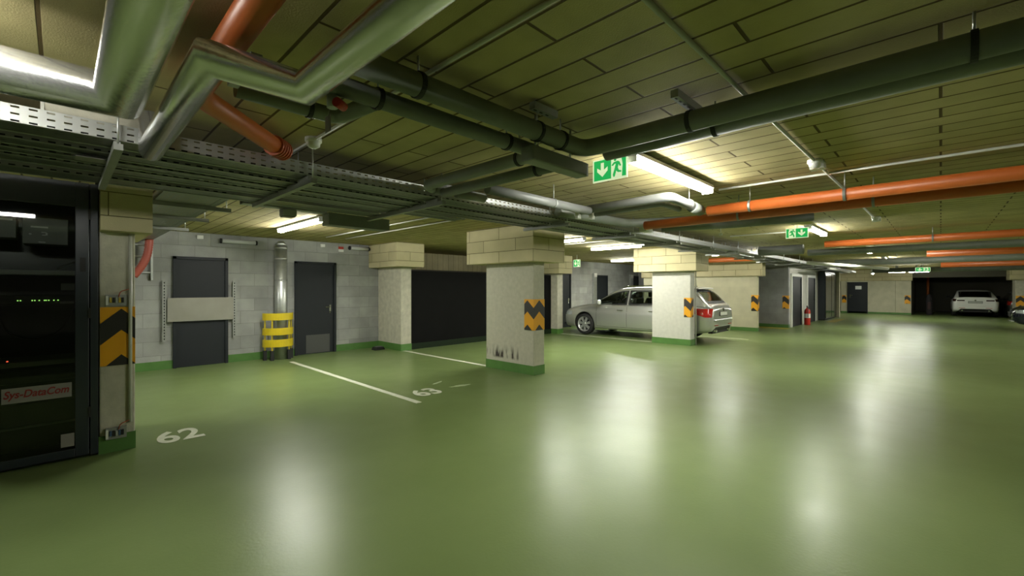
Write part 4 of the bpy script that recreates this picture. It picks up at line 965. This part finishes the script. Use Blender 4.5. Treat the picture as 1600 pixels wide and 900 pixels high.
    MB().grid(lambda x, t: (x+0.003, t*hw(x), gz(x, t*hw(x))+0.006), lin(ws0, ws1, 14), lin(-1, 1, 10)).build('windscreen', m_cglass, r)
    rgw = MB().grid(lambda x, t: (x-0.004, t*0.60, gz(x, t*0.60)+0.006), lin(rw0, rw1, 12), lin(-1, 1, 10)).build('rear_window', m_cglass, r)
    fr = MB(); fw = lambda x, t: (x-0.006, t*0.62, gz(x, t*0.62)+0.008)
    fr.grid(fw, lin(rw0, rw1, 8), (-1, -0.9)); fr.grid(fw, lin(rw0, rw1, 8), (0.9, 1)); fr.grid(fw, (rw0-0.02, rw0+0.03), lin(-1, 1, 8)); fr.grid(fw, (rw1-0.03, rw1+0.02), lin(-1, 1, 8))
    fr.build('window_frame', m_black, rgw)
    if estate:
        MB().prism([(-1.98, 1.425), (-1.70, 1.475), (-1.70, 1.495), (-1.98, 1.455)], lambda u, v, w: (u, -0.52+w, v), 1.04).build('roof_spoiler', paint, r, bevel=0.008)
        for sg in (1, -1):
            P = [(-1.55, sg*0.60, 1.465), (-1.48, sg*0.60, 1.51), (-0.6, sg*0.605, 1.53), (0.1, sg*0.60, 1.51), (0.2, sg*0.60, 1.47)]
            MB().tube(bend(P, 0.08), 0.014, 8).build('roof_rail', m_chrome, r)
    # seats, headrests and steering wheel
    for sx, sy in ((0.0, 0.38), (0.0, -0.38), (-0.95, 0.38), (-0.95, -0.38)):
        st = MB().prism([(sx-0.18, 0.9), (sx-0.02, 0.9), (sx-0.12, 1.16), (sx-0.22, 1.16)], lambda u, v, w: (u, sy-0.23+w, v), 0.46).build('seat', m_int, r, bevel=0.03)
        MB().box(sx-0.23, sx-0.12, sy-0.12, sy+0.12, 1.18, 1.34).build('headrest', m_int, st, bevel=0.03)
    MB().tube([(0.48+0.06*math.cos(a), 0.38+0.18*math.sin(a), 1.02+0.16*math.cos(a)) for a in lin(0, 2*PI, 24)], 0.014, 8).build('steering_wheel', m_int, r)
    # wheels
    m_tyre = mat('tyre_rubber', (0.018, 0.018, 0.018), 0.75); m_rim = mat('alloy_rim', (0.68, 0.69, 0.68), 0.35, metal=0.7)
    for wx in (FW, RW):
        for sg in (1, -1):
            yc = sg*0.79; c = (wx, yc, R)
            ty = MB().lathe([(0.235, -0.10), (0.30, -0.105), (0.322, -0.085), (R, -0.05), (R, 0.05), (0.322, 0.085), (0.30, 0.105), (0.235, 0.10)], c, 'y', 40).build('wheel', m_tyre, r)
            rm = MB(); o = -sg*0.09
            rm.lathe([(0.243, o-sg*0.004), (0.236, o-sg*0.002), (0.214, o+sg*0.012), (0.20, o+sg*0.06)], c, 'y', 40)
            rm.lathe([(0.0, o+sg*0.075), (0.2, o+sg*0.075)], c, 'y', 32, m=1)
            rm.lathe([(0.0, o+sg*0.006), (0.045, o+sg*0.006), (0.055, o+sg*0.03)], c, 'y', 20)
            for k in range(7):
                a = 2*PI*k/7+0.2; ca, sa = math.cos(a), math.sin(a)
                pts = [(0.04, -0.028), (0.218, -0.046), (0.218, 0.046), (0.04, 0.028)]
                fn = lambda u, v, w, ca=ca, sa=sa: (c[0]+u*ca-v*sa, c[1]-(o+sg*0.012)-w*sg, c[2]+u*sa+v*ca)
                rm.prism(pts, fn, 0.03)
            rm.build('rim', [m_rim, m_black], ty)
    # side details following the body surface
    for sg in (1, -1):
        for x0 in (1.0, -0.04, -1.0):
            z0_, z1_ = 0.32, ZT(x0)-0.01
            f = lambda z, t, x0=x0: (x0-0.004+0.008*t+(0.10*max(0, 0.62-z)/0.3 if x0 == -1.0 else 0), sg*(yside(x0, z)+0.002), z)
            MB().grid(f, lin(z0_, z1_, 14), (0, 1), flip=(sg > 0)).build('door_seam', m_seam, r)
        f = lambda x, t: (x, sg*(yside(x, 0.30+0.008*t)+0.002), 0.30+0.008*t)
        MB().grid(f, lin(-0.9, 1.0, 20), (0, 1), flip=(sg < 0)).build('sill_seam', m_seam, r)
        for x0 in (0.18, -0.82):
            MB().tube(bend([(x0-0.1, sg*(yside(x0, 0.80)-0.01), 0.80), (x0-0.08, sg*(yside(x0, 0.80)+0.03), 0.80), (x0+0.08, sg*(yside(x0, 0.80)+0.03), 0.80), (x0+0.1, sg*(yside(x0, 0.80)-0.01), 0.80)], 0.02), 0.011, 8).build('door_handle', m_chrome, r)
        mr = MB().lathe([(0, -0.10), (0.05, -0.09), (0.075, -0.03), (0.08, 0.05), (0.0, 0.06)], (0.86, sg*1.0, 1.03), 'y', 16)
        MB().box(0.78, 0.90, sg*0.93, sg*1.10, 0.965, 1.10).build('mirror', paint if estate else m_black, r, bevel=0.03)
        MB().box(0.84, 0.90, sg*0.80, sg*0.95, 0.965, 1.0).build('mirror_arm', m_black, r)
        # head lamps and tail lamps wrap around the corners
        hl = MB().grid(lambda x, t: (x, sg*(yside(x, 0.60+t*(0.13-0.04*(x-1.85)))+0.006), 0.60+t*(0.13-0.04*(x-1.85))), lin(1.95, 2.34, 10), lin(0, 1, 4), flip=(sg < 0)); hl.build('headlamp', mat('headlamp_glass', (0.55, 0.6, 0.62), 0.08, metal=0.3), r)
        m_tail = mat('tail_lamp_red', (0.50, 0.02, 0.012), 0.15, coat=0.5)
        z0t, z1t = (0.70, 0.93) if estate else (0.84, 0.98)
        zt_ = lambda x, t: z0t+t*(z1t-z0t)+(1-t)*0.10*max(0, (x+2.25)/0.3)
        tl = MB().grid(lambda x, t: (x-0.004, sg*(yside(x, zt_(x, t))+0.006), zt_(x, t)), lin(-2.40, -1.95, 14), lin(0.0, 0.97, 5), flip=(sg < 0)); tl.build('tail_lamp', m_tail if estate else mat('smoked_tail_lamp', (0.03, 0.006, 0.006), 0.2), r)
        yy = sorted((sg*0.40, sg*0.70))
        if not estate: MB().box(-2.434, -2.416, yy[0], yy[1], z0t+0.02, z1t-0.06).build('tail_lamp', mat('smoked_tail_lamp', (0.03, 0.006, 0.006), 0.2), r, bevel=0.006)
        yy = sorted((sg*0.38, sg*0.62))
        MB().box(-2.432, -2.41, yy[0], yy[1], 0.475, 0.495).build('rear_reflector', m_red, r)
        MB().tube([(-2.43, sg*0.5, 0.34), (-2.2, sg*0.5, 0.34)], 0.035, 12).build('exhaust_pipe', m_chrome, r)
    # rear: bumper lip, plate, emblem; front: grille, plate
    MB().box(-2.45, -2.40, -0.66, 0.66, 0.60, 0.64).build('bumper_lip', paint, r, bevel=0.015)
    MB().box(-2.36, -2.25, -0.6, 0.6, 0.27, 0.43).build('rear_valance', m_black, r)
    pz = 0.72 if estate else 0.74
    np_ = MB().box(-2.436, -2.424, -0.27, 0.27, pz, pz+0.12).build('number_plate', m_black, r)
    MB().box(-2.439, -2.437, -0.255, 0.255, pz+0.012, pz+0.108).build('plate_face', m_paperw if estate else m_equipl, np_)
    MB().lathe([(0, 2.43), (0.045, 2.43), (0.05, 2.41)], (0, 0, pz+0.17), 'x', 20).build('emblem', m_chrome, r) if False else MB().tube([(-2.435, 0, pz+0.165), (-2.41, 0, pz+0.165)], 0.04, 20).build('emblem', m_chrome, r)
    MB().box(2.405, 2.44, -0.38, 0.38, 0.46, 0.62).build('grille', m_black, r)
    for z in (0.49, 0.53, 0.57): MB().box(2.441, 2.447, -0.37, 0.37, z, z+0.015).build('grille_bar', m_chrome, r)
    MB().box(2.36, 2.425, -0.62, 0.62, 0.27, 0.33).build('front_lip', m_chrome if not estate else m_black, r, bevel=0.01)
    return r
m_silver = mat('silver_car_paint', (0.60, 0.61, 0.58), 0.3, metal=0.7, coat=0.6)
m_wcar = mat('white_car_paint', (0.74, 0.75, 0.72), 0.3, coat=0.6)
m_gcar = mat('grey_car_paint', (0.10, 0.105, 0.09), 0.3, metal=0.5, coat=0.6)
m_bcar = mat('dark_blue_car_paint', (0.012, 0.018, 0.03), 0.2, metal=0.3, coat=0.8)
car('silver estate car parked nose-in behind the pale pillar', 'car', m_silver, True, loc=(12.40, 6.60, 0), rz=PI/2)
car('white saloon car seen from behind in the far bay', 'car', m_wcar, False, loc=(34.2, -1.24, 0), rz=0, scale=0.93)
car('dark grey estate car right of the white car, behind the far pillar', 'car', m_gcar, True, loc=(34.4, -3.1, 0), rz=0, scale=0.88)
car('black car whose nose enters at the right edge', 'car', m_bcar, False, loc=(23.4, -4.17, 0), rz=PI/2)
# bagged upright object beside the white car
gb = thing('golf_bag', 'dark upright bag standing left of the white car', 'bag', (33.0, 0.45, 0))
MB().lathe([(0, 0), (0.11, 0), (0.125, 0.06), (0.12, 0.5), (0.135, 0.85), (0.12, 1.0), (0.07, 1.1), (0, 1.12)], (33.0, 0.45, 0), 'z', 20).build('body', mat('dark_bag_cloth', (0.018, 0.015, 0.017), 0.8), gb)
MB().box(32.855, 32.89, 0.38, 0.52, 0.3, 0.7).build('pocket', mat('dark_red_cloth', (0.05, 0.025, 0.025), 0.8), gb, bevel=0.015)
MB().tube(bend([(32.88, 0.4, 0.72), (32.81, 0.35, 0.86), (32.89, 0.4, 1.0)], 0.06), 0.014, 8).build('strap', m_black, gb)

# ------------------------------------------------------------------ world, camera, view
w = bpy.data.worlds.new('hall_air'); SC.world = w; w.use_nodes = True
w.node_tree.nodes['Background'].inputs[0].default_value = (0.02, 0.025, 0.02, 1); w.node_tree.nodes['Background'].inputs[1].default_value = 0.2
cam = bpy.data.cameras.new('camera'); co = bpy.data.objects.new('camera', cam); C.objects.link(co)
co.location = (0, 0, 1.46); co.rotation_euler = (PI/2, 0, math.radians(44.27-90)); cam.sensor_width = 36; cam.lens = 687.28/1600*36
cam.clip_start = 0.02; cam.clip_end = 120
SC.camera = co
SC.view_settings.view_transform = 'Standard'; SC.view_settings.look = 'None'; SC.view_settings.gamma = 1; SC.view_settings.use_curve_mapping = False
SC.view_settings.exposure = 2.4
SC.cycles.max_bounces = 8; SC.cycles.diffuse_bounces = 5; SC.cycles.glossy_bounces = 4; SC.cycles.transparent_max_bounces = 24
SC.cycles.use_denoising = True
SC.cycles.sample_clamp_indirect = 6.0
SC.cycles.caustics_reflective = False; SC.cycles.caustics_refractive = False
